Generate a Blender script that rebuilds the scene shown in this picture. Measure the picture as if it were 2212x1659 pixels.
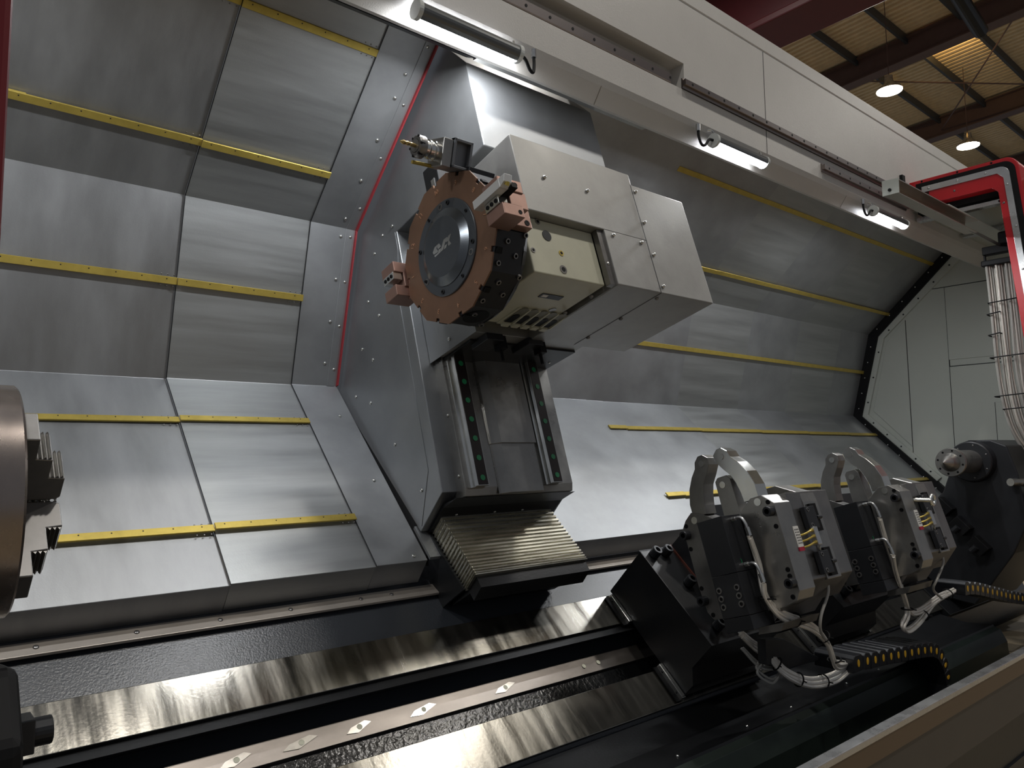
import bpy, bmesh, math, random
from mathutils import Vector, Matrix
random.seed(7)
for o in list(bpy.data.objects): bpy.data.objects.remove(o)
S = bpy.context.scene
C = S.collection
PI = math.pi
# ---------------------------------------------------------------- camera
cd = bpy.data.cameras.new('camera'); cam = bpy.data.objects.new('camera', cd); C.objects.link(cam)
cd.sensor_width = 36; cd.lens = 1634.0/2212*36; cd.clip_start = .02; cd.clip_end = 200
r = Vector((0.7614146936, -0.6481639902, -0.0114501582))
f = Vector((0.6462065335, 0.7574719048, 0.0930238114))
u = Vector((-0.0516215111, -0.0782288644, 0.9955980436))
cam.matrix_world = Matrix(((r.x,u.x,-f.x,0),(r.y,u.y,-f.y,0),(r.z,u.z,-f.z,0),(0,0,0,1)))
S.camera = cam
# ---------------------------------------------------------------- world, exposure
w = bpy.data.worlds.new('world'); S.world = w; w.use_nodes = True
w.node_tree.nodes['Background'].inputs[0].default_value = (.85,.9,1,1)
w.node_tree.nodes['Background'].inputs[1].default_value = .17
S.view_settings.view_transform = 'Standard'; S.view_settings.look = 'None'
S.view_settings.gamma = 1; S.view_settings.use_curve_mapping = False
S.view_settings.exposure = 0.0
TUBE_E = 55.0      # emission of the machine's tube lamps
TUBE_W = 10.0       # watts of light thrown by each tube lamp
BAY_E = 40.0
BAY_W = 105.0
def area(name, loc, size, sizey, power, direction, color=(1,1,1), parent=None, spread=PI):
    l = bpy.data.lights.new(name, 'AREA'); l.shape = 'RECTANGLE' if sizey else 'DISK'
    l.size = size
    if sizey: l.size_y = sizey
    l.energy = power; l.color = color; l.spread = spread
    o = bpy.data.objects.new(name, l); C.objects.link(o)
    o.rotation_euler = Vector(direction).to_track_quat('-Z','Y').to_euler()
    o.location = loc
    if parent is not None:
        o.parent = parent; o.location = Vector(loc)-parent.location
    return o
# ---------------------------------------------------------------- materials
def srgb(c):
    if isinstance(c, str): c = [int(c[i:i+2],16)/255 for i in (0,2,4)]
    return tuple((x/12.92 if x <= .04045 else ((x+.055)/1.055)**2.4) for x in c)+(1,)
MATS = {}
def mat(name, col, metal=0, rough=.5, var=.0, vscale=(6,6,6), bump=0, bscale=80, rvar=0, emis=None, spec=.5, col2=None, aniso=0, coat=0):
    if name in MATS: return MATS[name]
    m = bpy.data.materials.new(name); m.use_nodes = True; nt = m.node_tree; n = nt.nodes; L = nt.links
    b = n['Principled BSDF']; c = srgb(col)
    b.inputs['Base Color'].default_value = c; b.inputs['Metallic'].default_value = metal
    b.inputs['Roughness'].default_value = rough; b.inputs['Specular IOR Level'].default_value = spec
    b.inputs['Anisotropic'].default_value = aniso; b.inputs['Coat Weight'].default_value = coat
    if var or bump or rvar or col2:
        tc = n.new('ShaderNodeNewGeometry'); mp = n.new('ShaderNodeMapping'); L.new(tc.outputs['Position'], mp.inputs[0])
        mp.inputs['Scale'].default_value = vscale
        nz = n.new('ShaderNodeTexNoise'); nz.inputs['Scale'].default_value = 1; nz.inputs['Detail'].default_value = 6; nz.inputs['Roughness'].default_value = .62
        L.new(mp.outputs[0], nz.inputs['Vector'])
        if var or col2:
            cr = n.new('ShaderNodeValToRGB'); cr.color_ramp.elements[0].position = .32; cr.color_ramp.elements[1].position = .68
            if col2: cr.color_ramp.elements[0].color = srgb(col2); cr.color_ramp.elements[1].color = c
            else:
                cr.color_ramp.elements[0].color = tuple(x*(1-var) for x in c[:3])+(1,)
                cr.color_ramp.elements[1].color = tuple(min(1,x*(1+var)) for x in c[:3])+(1,)
            L.new(nz.outputs[0], cr.inputs[0]); L.new(cr.outputs[0], b.inputs['Base Color'])
        if rvar:
            mr = n.new('ShaderNodeMapRange'); mr.inputs[3].default_value = max(.03,rough-rvar); mr.inputs[4].default_value = rough+rvar
            mr.inputs[1].default_value = .3; mr.inputs[2].default_value = .7
            L.new(nz.outputs[0], mr.inputs[0]); L.new(mr.outputs[0], b.inputs['Roughness'])
        if bump:
            n2 = n.new('ShaderNodeTexNoise'); n2.inputs['Scale'].default_value = bscale; n2.inputs['Detail'].default_value = 3
            L.new(tc.outputs['Position'], n2.inputs['Vector'])
            bp = n.new('ShaderNodeBump'); bp.inputs['Strength'].default_value = bump; bp.inputs['Distance'].default_value = .004
            L.new(n2.outputs[0], bp.inputs['Height']); L.new(bp.outputs[0], b.inputs['Normal'])
    if emis:
        b.inputs['Emission Color'].default_value = srgb(emis[0]); b.inputs['Emission Strength'].default_value = emis[1]
    MATS[name] = m; return m
SHEET = mat('sheet_steel','a2a4a6',.8,.47,var=.13,vscale=(3.2,4,4),rvar=.05,bump=.05,bscale=240)
SHEET2 = mat('sheet_steel_scratched','a6a8a8',.8,.45,var=.13,vscale=(1.2,9,18),rvar=.06,bump=.05,bscale=240)
SHEETV = mat('sheet_steel_streaked','9c9d9e',.8,.46,var=.12,vscale=(9,2.5,2.5),rvar=.05,bump=.05,bscale=240)
COVER = mat('cover_steel','a09f9c',.75,.5,var=.12,vscale=(7,7,7),rvar=.06,bump=.06,bscale=200)
COLUMN = mat('column_steel','96989a',.8,.44,var=.12,vscale=(3,3,3),rvar=.06,bump=.05,bscale=200)
RIB = mat('ribbed_steel','cfcbbc',.9,.3,var=.2,vscale=(3,60,60),rvar=.1)
WAY = mat('ground_way','8b8880',.95,.2,var=.22,vscale=(18,2.2,2.2),rvar=.1,bump=.03,bscale=120)
RACK = mat('rack_steel','8d8680',.9,.36,var=.15,vscale=(6,14,14),rvar=.06)
GRIND = mat('ground_patch','d8d4cc',.95,.22,var=.2,vscale=(40,60,60))
BEDP = mat('bed_paint','303338',.0,.3,bump=.2,bscale=170,spec=.7,var=.08,vscale=(3,3,3))
BLACK = mat('black_paint','0f1012',.0,.38,bump=.1,bscale=120,var=.2)
BLACKM = mat('blackened_steel','26272a',.3,.42,var=.15,vscale=(5,5,5))
BLACKW = mat('wet_black','0a0b0c',0,.2,bump=.5,bscale=60)
DARKPL = mat('dark_plate','2c2d2f',.6,.45,var=.1)
STEEL = mat('machined_steel','9a9894',.9,.33,var=.14,vscale=(9,9,9),rvar=.08)
STEELD = mat('machined_steel_dark','858381',.9,.38,var=.16,vscale=(9,9,9),rvar=.08)
STEELB = mat('polished_steel','d0d0cc',.95,.2,var=.1,vscale=(8,8,8),rvar=.06)
CHUCKM = mat('chuck_steel','9a8f88',.95,.27,var=.08,vscale=(8,3,3),rvar=.05)
BRASS = mat('brass','c2ab55',.6,.42,var=.1,vscale=(20,20,20))
COPPER = mat('copper_plate','80624f',.55,.42,var=.14,vscale=(7,7,7),rvar=.06)
COPPERL = mat('copper_light','9c7c70',.65,.4,var=.1,vscale=(12,12,12))
HUBM = mat('hub_paint','4b4f54',.3,.36,var=.05)
HUBR = mat('hub_rim','6b6f73',.9,.25,var=.1,vscale=(9,9,9))
BEIGE = mat('beige_paint','b9b7a2',.0,.42,var=.06,vscale=(9,9,9))
BEIGED = mat('beige_pocket_shade','6a6858',.0,.5)  # darkened beige, paints the shade inside the bolt pockets
WHITE = mat('white_powder','c6c3be',.0,.36,bump=.18,bscale=260,var=.02)
WHITEG = mat('white_panel','b3b6ae',.0,.4,var=.03,vscale=(2,2,2))
RED = mat('red_paint','b4161f',.0,.3,spec=.6)
DRED2 = mat('door_red','6e0d14',.0,.35)
DRED = mat('crane_red','520f1a',.0,.4,var=.08)
SEAL = mat('red_seal','9c343a',.0,.5)
RUB = mat('black_rubber','08080a',.0,.6,spec=.25)
ALU = mat('aluminium','c4c4c4',.9,.28,var=.08,vscale=(9,9,9),rvar=.05)
BRAID = mat('steel_braid','e4dfd6',.6,.34,bump=.35,bscale=600)
CABLE = mat('grey_cable','a8a6a0',.2,.4)
GREENC = mat('green_cap','17794a',.0,.45)
YEL = mat('yellow_cap','d2a126',.0,.45)
PLAST = mat('black_plastic','1a1b1f',.0,.38)
RAILD = mat('rail_top','2b2422',.5,.4)
ROOF = mat('roof_sheet','dac9a8',.0,.5,var=.1)
RAFT = mat('roof_steel','5a4844',.0,.55,var=.08)
PURL = mat('purlin_steel','41464c',.3,.5)
CONC = mat('floor_concrete','9a8c74',.0,.6,var=.12)
TUBEM = mat('tube_glow','ffffff',0,.5,emis=('f4f8ff',TUBE_E))
BAYM = mat('bay_glow','ffffff',0,.5,emis=('fff0d8',BAY_E))
LABELW = mat('label_white','d8d6d2',0,.5)
LABELR = mat('label_red','a01c38',0,.5)
MARK = mat('engraved','d9a888',.6,.3)
BRACK = mat('track_green','27302c',.3,.4,var=.15,vscale=(6,3,3))
DOORF = mat('door_face','443f3a',.1,.45,var=.05)
GLASS = mat('lamp_glass','cfd2cf',.1,.15)
# ---------------------------------------------------------------- builders
def tag(o, label=None, cat=None, group=None, kind=None):
    if label: o['label'] = label
    if cat: o['category'] = cat
    if group: o['group'] = group
    if kind: o['kind'] = kind
    return o
def thing(name, label, cat, loc=(0,0,0), group=None):
    o = bpy.data.objects.new(name, None); C.objects.link(o); o.location = loc; o.empty_display_size = .1
    return tag(o, label, cat, group)
def rootloc(p):
    v = Vector((0,0,0))
    while p is not None: v = v+p.location; p = p.parent
    return v
def obj(name, bm, m, parent=None, bevel=0, smooth=False, label=None, kind=None, seg=2):
    bmesh.ops.recalc_face_normals(bm, faces=bm.faces[:])
    me = bpy.data.meshes.new(name)
    off = rootloc(parent)
    c = Vector((0,0,0))
    if parent is None or True:
        if parent is None:
            xs = [v.co for v in bm.verts]
            lo = Vector((min(v.x for v in xs),min(v.y for v in xs),min(v.z for v in xs))); hi = Vector((max(v.x for v in xs),max(v.y for v in xs),max(v.z for v in xs)))
            c = Vector(((lo.x+hi.x)/2,(lo.y+hi.y)/2,lo.z))
    bmesh.ops.translate(bm, verts=bm.verts[:], vec=-(off+c))
    bm.to_mesh(me); bm.free()
    if smooth:
        for p in me.polygons: p.use_smooth = True
    me.materials.append(m)
    o = bpy.data.objects.new(name, me); C.objects.link(o)
    if parent is not None: o.parent = parent
    else: o.location = c
    if bevel:
        b = o.modifiers.new('bevel','BEVEL'); b.width = bevel; b.segments = seg; b.limit_method = 'ANGLE'; b.angle_limit = .6
    if smooth:
        try: me.set_sharp_from_angle(angle=.7)
        except Exception: pass
    if label: o['label'] = label
    if kind: o['kind'] = kind
    return o
def NB(): return bmesh.new()
def prism3(bm, loop, vec):
    vec = Vector(vec); a = [bm.verts.new(Vector(p)) for p in loop]; b = [bm.verts.new(Vector(p)+vec) for p in loop]
    n = len(a)
    bm.faces.new(a); bm.faces.new(b[::-1])
    for i in range(n): bm.faces.new((a[i],b[i],b[(i+1)%n],a[(i+1)%n]))
    return bm
def px(poly, x0, x1, bm=None):      # polygon of (y,z) run along x
    bm = bm or NB(); return prism3(bm, [(x0,y,z) for y,z in poly], (x1-x0,0,0))
T = math.radians(16.8); A = Vector((0,math.sin(T),math.cos(T))); B = Vector((0,-math.cos(T),math.sin(T))); O = Vector((0,2.23,-.131))
def W(x,a,b): return O+A*a+B*b+Vector((x,0,0))
def sp(poly, x0, x1, bm=None):      # polygon of (a,b) in the slide's tilted frame, run along x
    bm = bm or NB(); return prism3(bm, [W(x0,a,b) for a,b in poly], (x1-x0,0,0))
def sbox(x0,x1,a0,a1,b0,b1,bm=None): return sp([(a0,b0),(a1,b0),(a1,b1),(a0,b1)],x0,x1,bm)
def box(x0,x1,y0,y1,z0,z1,bm=None): return px([(y0,z0),(y1,z0),(y1,z1),(y0,z1)],x0,x1,bm)
def frame(d):
    d = Vector(d).normalized(); h = Vector((0,0,1)) if abs(d.z) < .9 else Vector((1,0,0))
    e1 = d.cross(h).normalized(); return e1, d.cross(e1).normalized(), d
def ring(bm, c, e1, e2, rad, seg): return [bm.verts.new(Vector(c)+e1*(rad*math.cos(2*PI*i/seg))+e2*(rad*math.sin(2*PI*i/seg))) for i in range(seg)]
def lathe(bm, c, d, prof, seg=32, phase=0):
    e1,e2,d = frame(d)
    if phase:
        e1,e2 = e1*math.cos(phase)+e2*math.sin(phase), -e1*math.sin(phase)+e2*math.cos(phase)
    c = Vector(c); prev = None
    for s,rad in prof:
        rg = ring(bm, c+d*s, e1, e2, max(rad,1e-5), seg)
        if prev:
            for i in range(seg): bm.faces.new((prev[i],prev[(i+1)%seg],rg[(i+1)%seg],rg[i]))
        else: bm.faces.new(rg[::-1])
        prev = rg
    bm.faces.new(prev); return bm
def cyl(bm, p0, p1, rad, seg=16, r2=None):
    p0,p1 = Vector(p0),Vector(p1); return lathe(bm, p0, p1-p0, [(0,rad),((p1-p0).length, rad if r2 is None else r2)], seg)
def smoothpath(pts, n=6):
    P = [Vector(p) for p in pts]; out = []
    P = [P[0]*2-P[1]]+P+[P[-1]*2-P[-2]]
    for i in range(1,len(P)-2):
        for k in range(n):
            t = k/n; p0,p1,p2,p3 = P[i-1:i+3]
            out.append(.5*((2*p1)+(-p0+p2)*t+(2*p0-5*p1+4*p2-p3)*t*t+(-p0+3*p1-3*p2+p3)*t**3))
    out.append(P[-2]); return out
def tube(bm, pts, rad, seg=10, n=6, sm=True):
    P = smoothpath(pts,n) if sm else [Vector(p) for p in pts]
    d0 = (P[1]-P[0]).normalized(); e1,e2,_ = frame(d0); prev = None
    for i,p in enumerate(P):
        d = (P[min(i+1,len(P)-1)]-P[max(i-1,0)]).normalized()
        e1 = (e1-d*e1.dot(d)).normalized(); e2 = d.cross(e1)
        rg = ring(bm,p,e1,e2,rad,seg)
        if prev:
            for k in range(seg): bm.faces.new((prev[k],prev[(k+1)%seg],rg[(k+1)%seg],rg[k]))
        else: bm.faces.new(rg[::-1])
        prev = rg
    bm.faces.new(prev); return bm
_sc = {}
def screw(parent, p, n, rad=.006, h=.004, m=None, name='screw', kind='dome'):
    m = m or STEELB; key = (round(rad,4),round(h,4),m.name,kind)
    if key not in _sc:
        bm = NB()
        if kind == 'dome': lathe(bm,(0,0,0),(0,0,1),[(-.001,rad),(h*.4,rad*.95),(h*.8,rad*.7),(h,rad*.35)],12)
        else:
            lathe(bm,(0,0,0),(0,0,1),[(-.001,rad),(h*.93,rad),(h,rad*.93),(h,rad*.55),(h*.35,rad*.5)],16)
        me = bpy.data.meshes.new('screw'); bmesh.ops.recalc_face_normals(bm,faces=bm.faces[:]); bm.to_mesh(me); bm.free(); me.materials.append(m); me.materials.append(RUB)
        for pl in me.polygons:
            pl.use_smooth = kind=='dome'
            if kind == 'cap' and max((Vector(me.vertices[v].co).xy.length for v in pl.vertices)) < rad*.56: pl.material_index = 1
        _sc[key] = me
    o = bpy.data.objects.new(name,_sc[key]); C.objects.link(o)
    o.rotation_euler = Vector(n).to_track_quat('Z','Y').to_euler()
    o.parent = parent; o.location = Vector(p)-rootloc(parent); return o
def children(o): return [c for c in list(bpy.data.objects) if c.parent == o]
def copy_tree(o, parent=None):
    c = o.copy(); C.objects.link(c)
    if parent is not None: c.parent = parent
    for ch in KIDS.get(o.name, []): copy_tree(ch, c)
    return c
KIDS = {}
def index():
    KIDS.clear()
    for c in bpy.data.objects:
        if c.parent is not None: KIDS.setdefault(c.parent.name, []).append(c)
def text(s, size, p, right, up, m, parent, name='engraved_number', depth=.0006):
    cu = bpy.data.curves.new('t','FONT'); cu.body = s; cu.size = size; cu.extrude = depth; cu.align_x = 'CENTER'; cu.align_y = 'CENTER'
    t = bpy.data.objects.new('t',cu); me = bpy.data.meshes.new_from_object(t); bpy.data.objects.remove(t)
    me.materials.append(m); o = bpy.data.objects.new(name,me); C.objects.link(o)
    right = Vector(right).normalized(); up = Vector(up).normalized(); nn = right.cross(up)
    o.rotation_euler = Matrix((right,up,nn)).transposed().to_euler(); o.parent = parent; o.location = Vector(p)-rootloc(parent); return o
def bundle(paths, name, labels, cat, group, rad, m, ties=(), seg=8):
    pass
# ================================================================ FACTORY HALL
SL = -.045
def rz(y, z): return z+(y-5)*SL
bm = NB(); n = 200; xs0, dx = 4.0, .18
prev = None
for i in range(n):                                   # corrugated sheet: ribs run along y
    x = xs0+i*dx
    for k,(fx,dz) in enumerate(((0,0),(.45,0),(.55,.05),(.9,.05))):
        a = bm.verts.new((x+fx*dx,-6,rz(-6,9.62)+dz)); b = bm.verts.new((x+fx*dx,14,rz(14,9.62)+dz))
        if prev: bm.faces.new((prev[0],a,b,prev[1]))
        prev = (a,b)
tag(obj('ceiling',bm,ROOF), kind='structure')
tag(obj('floor',box(-8,42,-8,16,-1.75,-1.6),CONC), kind='structure')
tag(obj('trim_1',box(4.9,9.5,1.0,1.78,-1.6,-1.13),CONC), kind='structure')
for i,(x,lab) in enumerate(((17.7,'nearer brown roof rafter crossing above the two high bay lights'),(22.75,'farther brown roof rafter lower in the view'),(27.8,'farthest brown roof rafter just above the red door frame'))):
    t = thing('roof_rafter',lab,'roof beam',(x,4,rz(4,9)),'roof rafters')
    for nm,(x0,x1,z0,z1) in (('bottom_flange',(x,x+.34,0,.03)),('web',(x+.1,x+.2,.03,.52)),('top_flange',(x,x+.34,.52,.55))):
        bm = NB(); prism3(bm,[(x0,-6,rz(-6,9)+z0),(x1,-6,rz(-6,9)+z0),(x1,-6,rz(-6,9)+z1),(x0,-6,rz(-6,9)+z1)],(0,20,20*SL)); obj(nm,bm,RAFT,t)
k = 0
PLAB = ['rightmost','second from right','third from right','fourth from right','fifth from right','leftmost','seventh','eighth']
for j,y in enumerate((4.42,5.55,6.7,7.85,9.0)):
    bm = NB(); z = rz(y,9.4)
    prism3(bm,[(6,y-.03,z),(6,y+.03,z),(6,y+.03,z+.03),(6,y,z+.03),(6,y,z+.19),(6,y+.05,z+.19),(6,y+.05,z+.2),(6,y-.03,z+.2)],(36,0,0))
    tag(obj('roof_purlin',bm,PURL),'long grey roof purlin, %s under the corrugated sheets' % PLAB[j],'roof purlin','roof purlins')
for a,b,l in (((17.9,4.45,9.2),(22.8,7.8,9.05),'thin brace rod slanting between rafters, down to the left'),((17.9,7.8,8.9),(22.8,4.45,9.05),'thin brace rod crossing the other one above the lights')):
    bm = NB(); cyl(bm,a,b,.018,8); tag(obj('brace_rod',bm,RAFT),l,'brace rod','roof brace rods')
t = thing('crane_girder','large dark red crane girder crossing under the roof','crane girder',(10.5,4,6.5))
obj('box_web',box(10.35,10.9,-6,14,6.62,8.1),DRED,t); obj('bottom_flange',box(10.1,10.95,-6,14,6.5,6.62),DRED,t,bevel=.02)
bm = NB(); cyl(bm,(12.0,4.55,8.8),(16.6,4.85,8.35),.14,20); tag(obj('roof_duct',bm,BLACK),'dark round duct end hanging under the roof','duct')
for x,y,l in ((15.95,6.4,'bright high bay light hanging nearer, above the white beam'),(20.45,6.42,'bright high bay light hanging farther and lower, above red frame')):
    z = 7.5; t = thing('high_bay_light',l,'ceiling light',(x,y,z),'high bay lights')
    bm = NB(); lathe(bm,(x,y,z),(0,0,1),[(0,.26),(.05,.24),(.14,.12),(.2,.09),(.32,.08)],28); obj('shade',bm,ALU,t,smooth=True)
    bm = NB(); cyl(bm,(x,y,z-.012),(x,y,z-.002),.245,28); obj('diffuser',bm,BAYM,t)
    bm = NB(); cyl(bm,(x,y,z+.32),(x,y,rz(y,9.6)),.008,6); obj('hanging_wire',bm,RAFT,t)
    area('bay_lamp',(x,y,z-.03),.48,0,BAY_W,(0,0,-1),(1,.975,.93),t)
for x,y in ((11.4,6.4),(6.9,6.4),(2.4,-1.0),(-2.1,-1.0),(6.9,-1.0),(11.4,-1.0),(15.9,-1.0)):   # the hall's other lights, outside the frame
    z = 7.5; t = thing('high_bay_light','high bay light of the hall out of the picture','ceiling light',(x,y,z),'hall lights out of the picture')
    bm = NB(); lathe(bm,(x,y,z),(0,0,1),[(0,.26),(.05,.24),(.14,.12),(.2,.09),(.32,.08)],28); obj('shade',bm,ALU,t,smooth=True)
    bm = NB(); cyl(bm,(x,y,z-.012),(x,y,z-.002),.245,28); obj('diffuser',bm,BAYM,t)
    area('bay_lamp',(x,y,z-.03),.48,0,BAY_W,(0,0,-1),(1,.975,.93),t)
t = thing('warm_flood_light','warm flood lamp tucked behind nearer rafter, its glow on sheets','flood light',(18.22,6.1,9.14))
bm = NB(); lathe(bm,(18.22,6.1,9.14),(.4,0,1),[(0,.03),(.03,.06),(.06,.07)],16); obj('flood_shell',bm,RAFT,t)
area('flood_lamp',(18.25,6.1,9.21),.12,0,22,(.55,0,1),(1,.62,.22),t)
# ================================================================ TELESCOPIC BACK COVERS
PR = {'T':(2.170,1.590),'S1':(2.308,1.461),'S2':(2.667,1.110),'U':(2.837,.965),'S3':(2.899,.654),'L':(3.0,.301),'S4':(2.823,.139),'S5':(2.443,-.218),'A':(2.295,-.376)}
def nrm(a,b):
    d = Vector((0,PR[b][0]-PR[a][0],PR[b][1]-PR[a][1])).normalized(); n = Vector((0,-d.z,d.y))
    return n if n.y < 0 else -n
SEG = {'S1':('T','U'),'S2':('T','U'),'S3':('U','L'),'S4':('L','A'),'S5':('L','A')}
def offs(off):
    # profile moved by off toward the operator
    key = ['T','U','L','A']; out = []
    n = [nrm('T','U'),nrm('U','L'),nrm('L','A')]
    for i,k in enumerate(key):
        y,z = PR[k]
        if i == 0: v = n[0]
        elif i == 3: v = n[2]
        else:
            v = (n[i-1]+n[i]); v = v/(1+n[i-1].dot(n[i]))
        out.append((y+v.y*off,z+v.z*off))
    return out
def section(x0,x1,off,parent,m,wipers=True,wm=BRASS,flip=0):
    p = offs(off); q = offs(off-.004)
    ay,az = p[3]
    prof = p+[(ay+.062,az-.085),(ay+.068,az-.085),(q[3][0]+.006,q[3][1])]+q[2::-1]
    bm = NB(); px(prof,x0,x1,bm); s = obj('cover_section',bm,m,parent,bevel=.0012,seg=1)
    if x0 > -.5:
        p2 = offs(off+.0012); q2 = offs(off-.003); bm = NB(); px(p2+q2[::-1],x0-.0016,x0+.0004,bm); obj('joint_line',bm,DARKPL,s)
    if wipers:
        for k,(a,b) in SEG.items():
            y,z = PR[k]; n = nrm(a,b); d = Vector((0,n.z,-n.y))
            c = Vector((0,y,z))+n*off
            bm = NB(); h = .0135
            prism3(bm,[Vector((x0,0,0))+c+d*h,Vector((x0,0,0))+c-d*h,Vector((x0,0,0))+c-d*h+n*.007,Vector((x0,0,0))+c+d*h+n*.007],(x1-x0,0,0))
            wpr = obj('brass_wiper',bm,wm,s,bevel=.001,seg=1)
            xx = max(x0,.1)+.03
            while x0 < 1.0 and off > -.01 and xx < x1:
                screw(wpr,Vector((xx,0,0))+c+n*.007+d*.005,n,.0024,.001,m=DARKPL,name='strip_screw'); xx += .085
            if x0 < 1.0 and off > -.01:
                for sx in (.012,.034,.056):
                    for sd in (-1,1): screw(wpr,Vector((x1-sx,0,0))+c+d*(.021*sd),n,.003,.0012,m=STEELD,name='strip_screw')
    return s
t = thing('telescopic_cover','bright steel telescopic way cover left of the turret column','way cover',(.2,2.6,-.46),'telescopic way covers')
section(-1.2,.32,-.012,t,SHEETV); section(.0,.848,-.005,t,SHEETV); section(.848,1.341,.003,t,SHEET2)
section(1.341,1.548,.008,t,SHEET,wipers=False)
for pts,(a,b) in (([(1.515,2.244,1.521),(1.475,2.333,1.437),(1.473,2.404,1.37),(1.518,2.416,1.36),(1.475,2.536,1.247),(1.519,2.586,1.2),(1.478,2.669,1.122),(1.523,2.759,1.038),(1.48,2.802,.997)],('T','U')),
    ([(1.481,2.846,.927),(1.524,2.845,.931),(1.482,2.889,.751),(1.524,2.891,.745),(1.48,2.933,.575),(1.524,2.936,.56),(1.479,2.976,.4),(1.523,2.981,.377)],('U','L')),
    ([(1.49,2.854,.161),(1.495,2.583,-.099),(1.498,2.311,-.36)],('L','A'))):
    n = nrm(a,b)
    for p in pts: screw(t,Vector(p)+n*.009,n,.0075,.005)
# joint strips beside the column
p = offs(.011); q = offs(.008)
bm = NB(); px(p[:3]+q[2::-1],1.50,1.536,bm); obj('edge_strip',bm,SHEET,t,bevel=.001,seg=1)
p = offs(.021); q = offs(.008)
bm = NB(); px(p[:3]+q[2::-1],1.543,1.549,bm); obj('red_seal',bm,SEAL,t)
t = thing('telescopic_cover','darker steel telescopic way cover right of the turret column','way cover',(4.6,2.6,-.46),'telescopic way covers')
section(2.222,3.10,.012,t,SHEET,wipers=False)
section(3.10,3.245,.007,t,SHEET)
for i,(x0,x1) in enumerate(((3.237,3.945),(3.945,4.63),(4.63,5.27),(5.27,5.91),(5.91,6.40))): section(x0,x1,.002-.004*i,t,SHEET2 if i%2 else SHEET)
bm = NB()
# ================================================================ END WALL
t = thing('end_panel','pale grey green end panel of the machine with riveted edge','end panel',(6.45,2.3,-.4))
outl = [(2.167,1.522),(2.777,.948),(2.947,.288),(2.391,-.244),(2.05,-.58),(1.0,-.58),(.55,0),(.55,2.0),(1.7,2.0)]
bm = NB(); px(outl,6.43,6.47,bm); obj('panel_sheet',bm,WHITEG,t)
ins = [(2.10,1.50),(2.735,.93),(2.90,.30),(2.36,-.215),(2.391,-.244),(2.947,.288),(2.777,.948),(2.145,1.545)]
bm = NB(); px(ins,6.405,6.43,bm); obj('angle_rim',bm,WHITEG,t,bevel=.002)
sl = [(2.167,1.522),(2.777,.948),(2.947,.288),(2.30,-.33),(2.36,-.40),(3.02,.275),(2.86,.985),(2.20,1.60)]
bm = NB(); px(sl,6.385,6.44,bm); obj('rubber_seal',bm,RUB,t)
for a,b,k in (((2.20,1.57),(2.84,.97),6),((2.83,.94),(2.99,.30),5),((2.97,.27),(2.36,-.33),7)):
    for i in range(k): 
        s = (i+.5)/k; screw(t,(6.385,a[0]+(b[0]-a[0])*s-.01,a[1]+(b[1]-a[1])*s-.01),(-1,0,0),.006,.004)
for a,b,k in (((2.14,1.50),(2.75,.935),5),((2.755,.92),(2.92,.30),3),((2.91,.28),(2.38,-.22),5)):
    for i in range(k):
        s = (i+.5)/k; screw(t,(6.405,a[0]+(b[0]-a[0])*s,a[1]+(b[1]-a[1])*s),(-1,0,0),.007,.004,m=DARKPL)
for (y0,y1,z0,z1) in ((1.2,2.254,.70,1.276),(1.2,2.252,-.3,.645)): 
    bm = NB(); box(6.424,6.43,y0,y1,z0,z1,bm); obj('raised_panel',bm,WHITEG,t,bevel=.0015,seg=1)
bm = NB(); box(6.418,6.426,1.2,1.955,-.3,.35,bm); obj('raised_panel',bm,WHITEG,t,bevel=.0015,seg=1)
bm = NB(); px([(2.567,1.06),(2.72,.895),(2.86,.33),(2.567,.03)],6.424,6.43,bm); obj('raised_panel',bm,WHITEG,t,bevel=.0015,seg=1)
bm = NB(); box(6.4295,6.431,2.562,2.567,-.1,1.06,bm); box(6.4295,6.431,2.25,2.258,-.3,1.276,bm); box(6.4235,6.425,1.955,1.96,-.3,.35,bm); box(6.4295,6.431,1.2,2.4,1.277,1.283,bm); box(6.4295,6.431,1.2,2.25,.645,.652,bm); obj('panel_joint',bm,DARKPL,t)
# ================================================================ TURRET COLUMN (carriage)
t = thing('turret_column','tall grey steel turret column tilted back with two guide rails','machine column',(1.9,2.6,-.4))
poly = [(1.66,.45),(1.428,.591),(1.071,.59),(1.07,0),(0,0),(-.102,-.174),(.641,-.656),(1.254,-.308)]
obj('column_body',sp(poly,1.57,2.217),COLUMN,t,bevel=.003)
bm = NB(); sp([(1.255,-.30),(1.072,-.012),(1.0,-.012),(.80,-.06),(.10,-.06),(-.085,-.16),(.63,-.62)],1.568,1.5705,bm)
obj('side_plate',bm,COLUMN,t)
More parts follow.
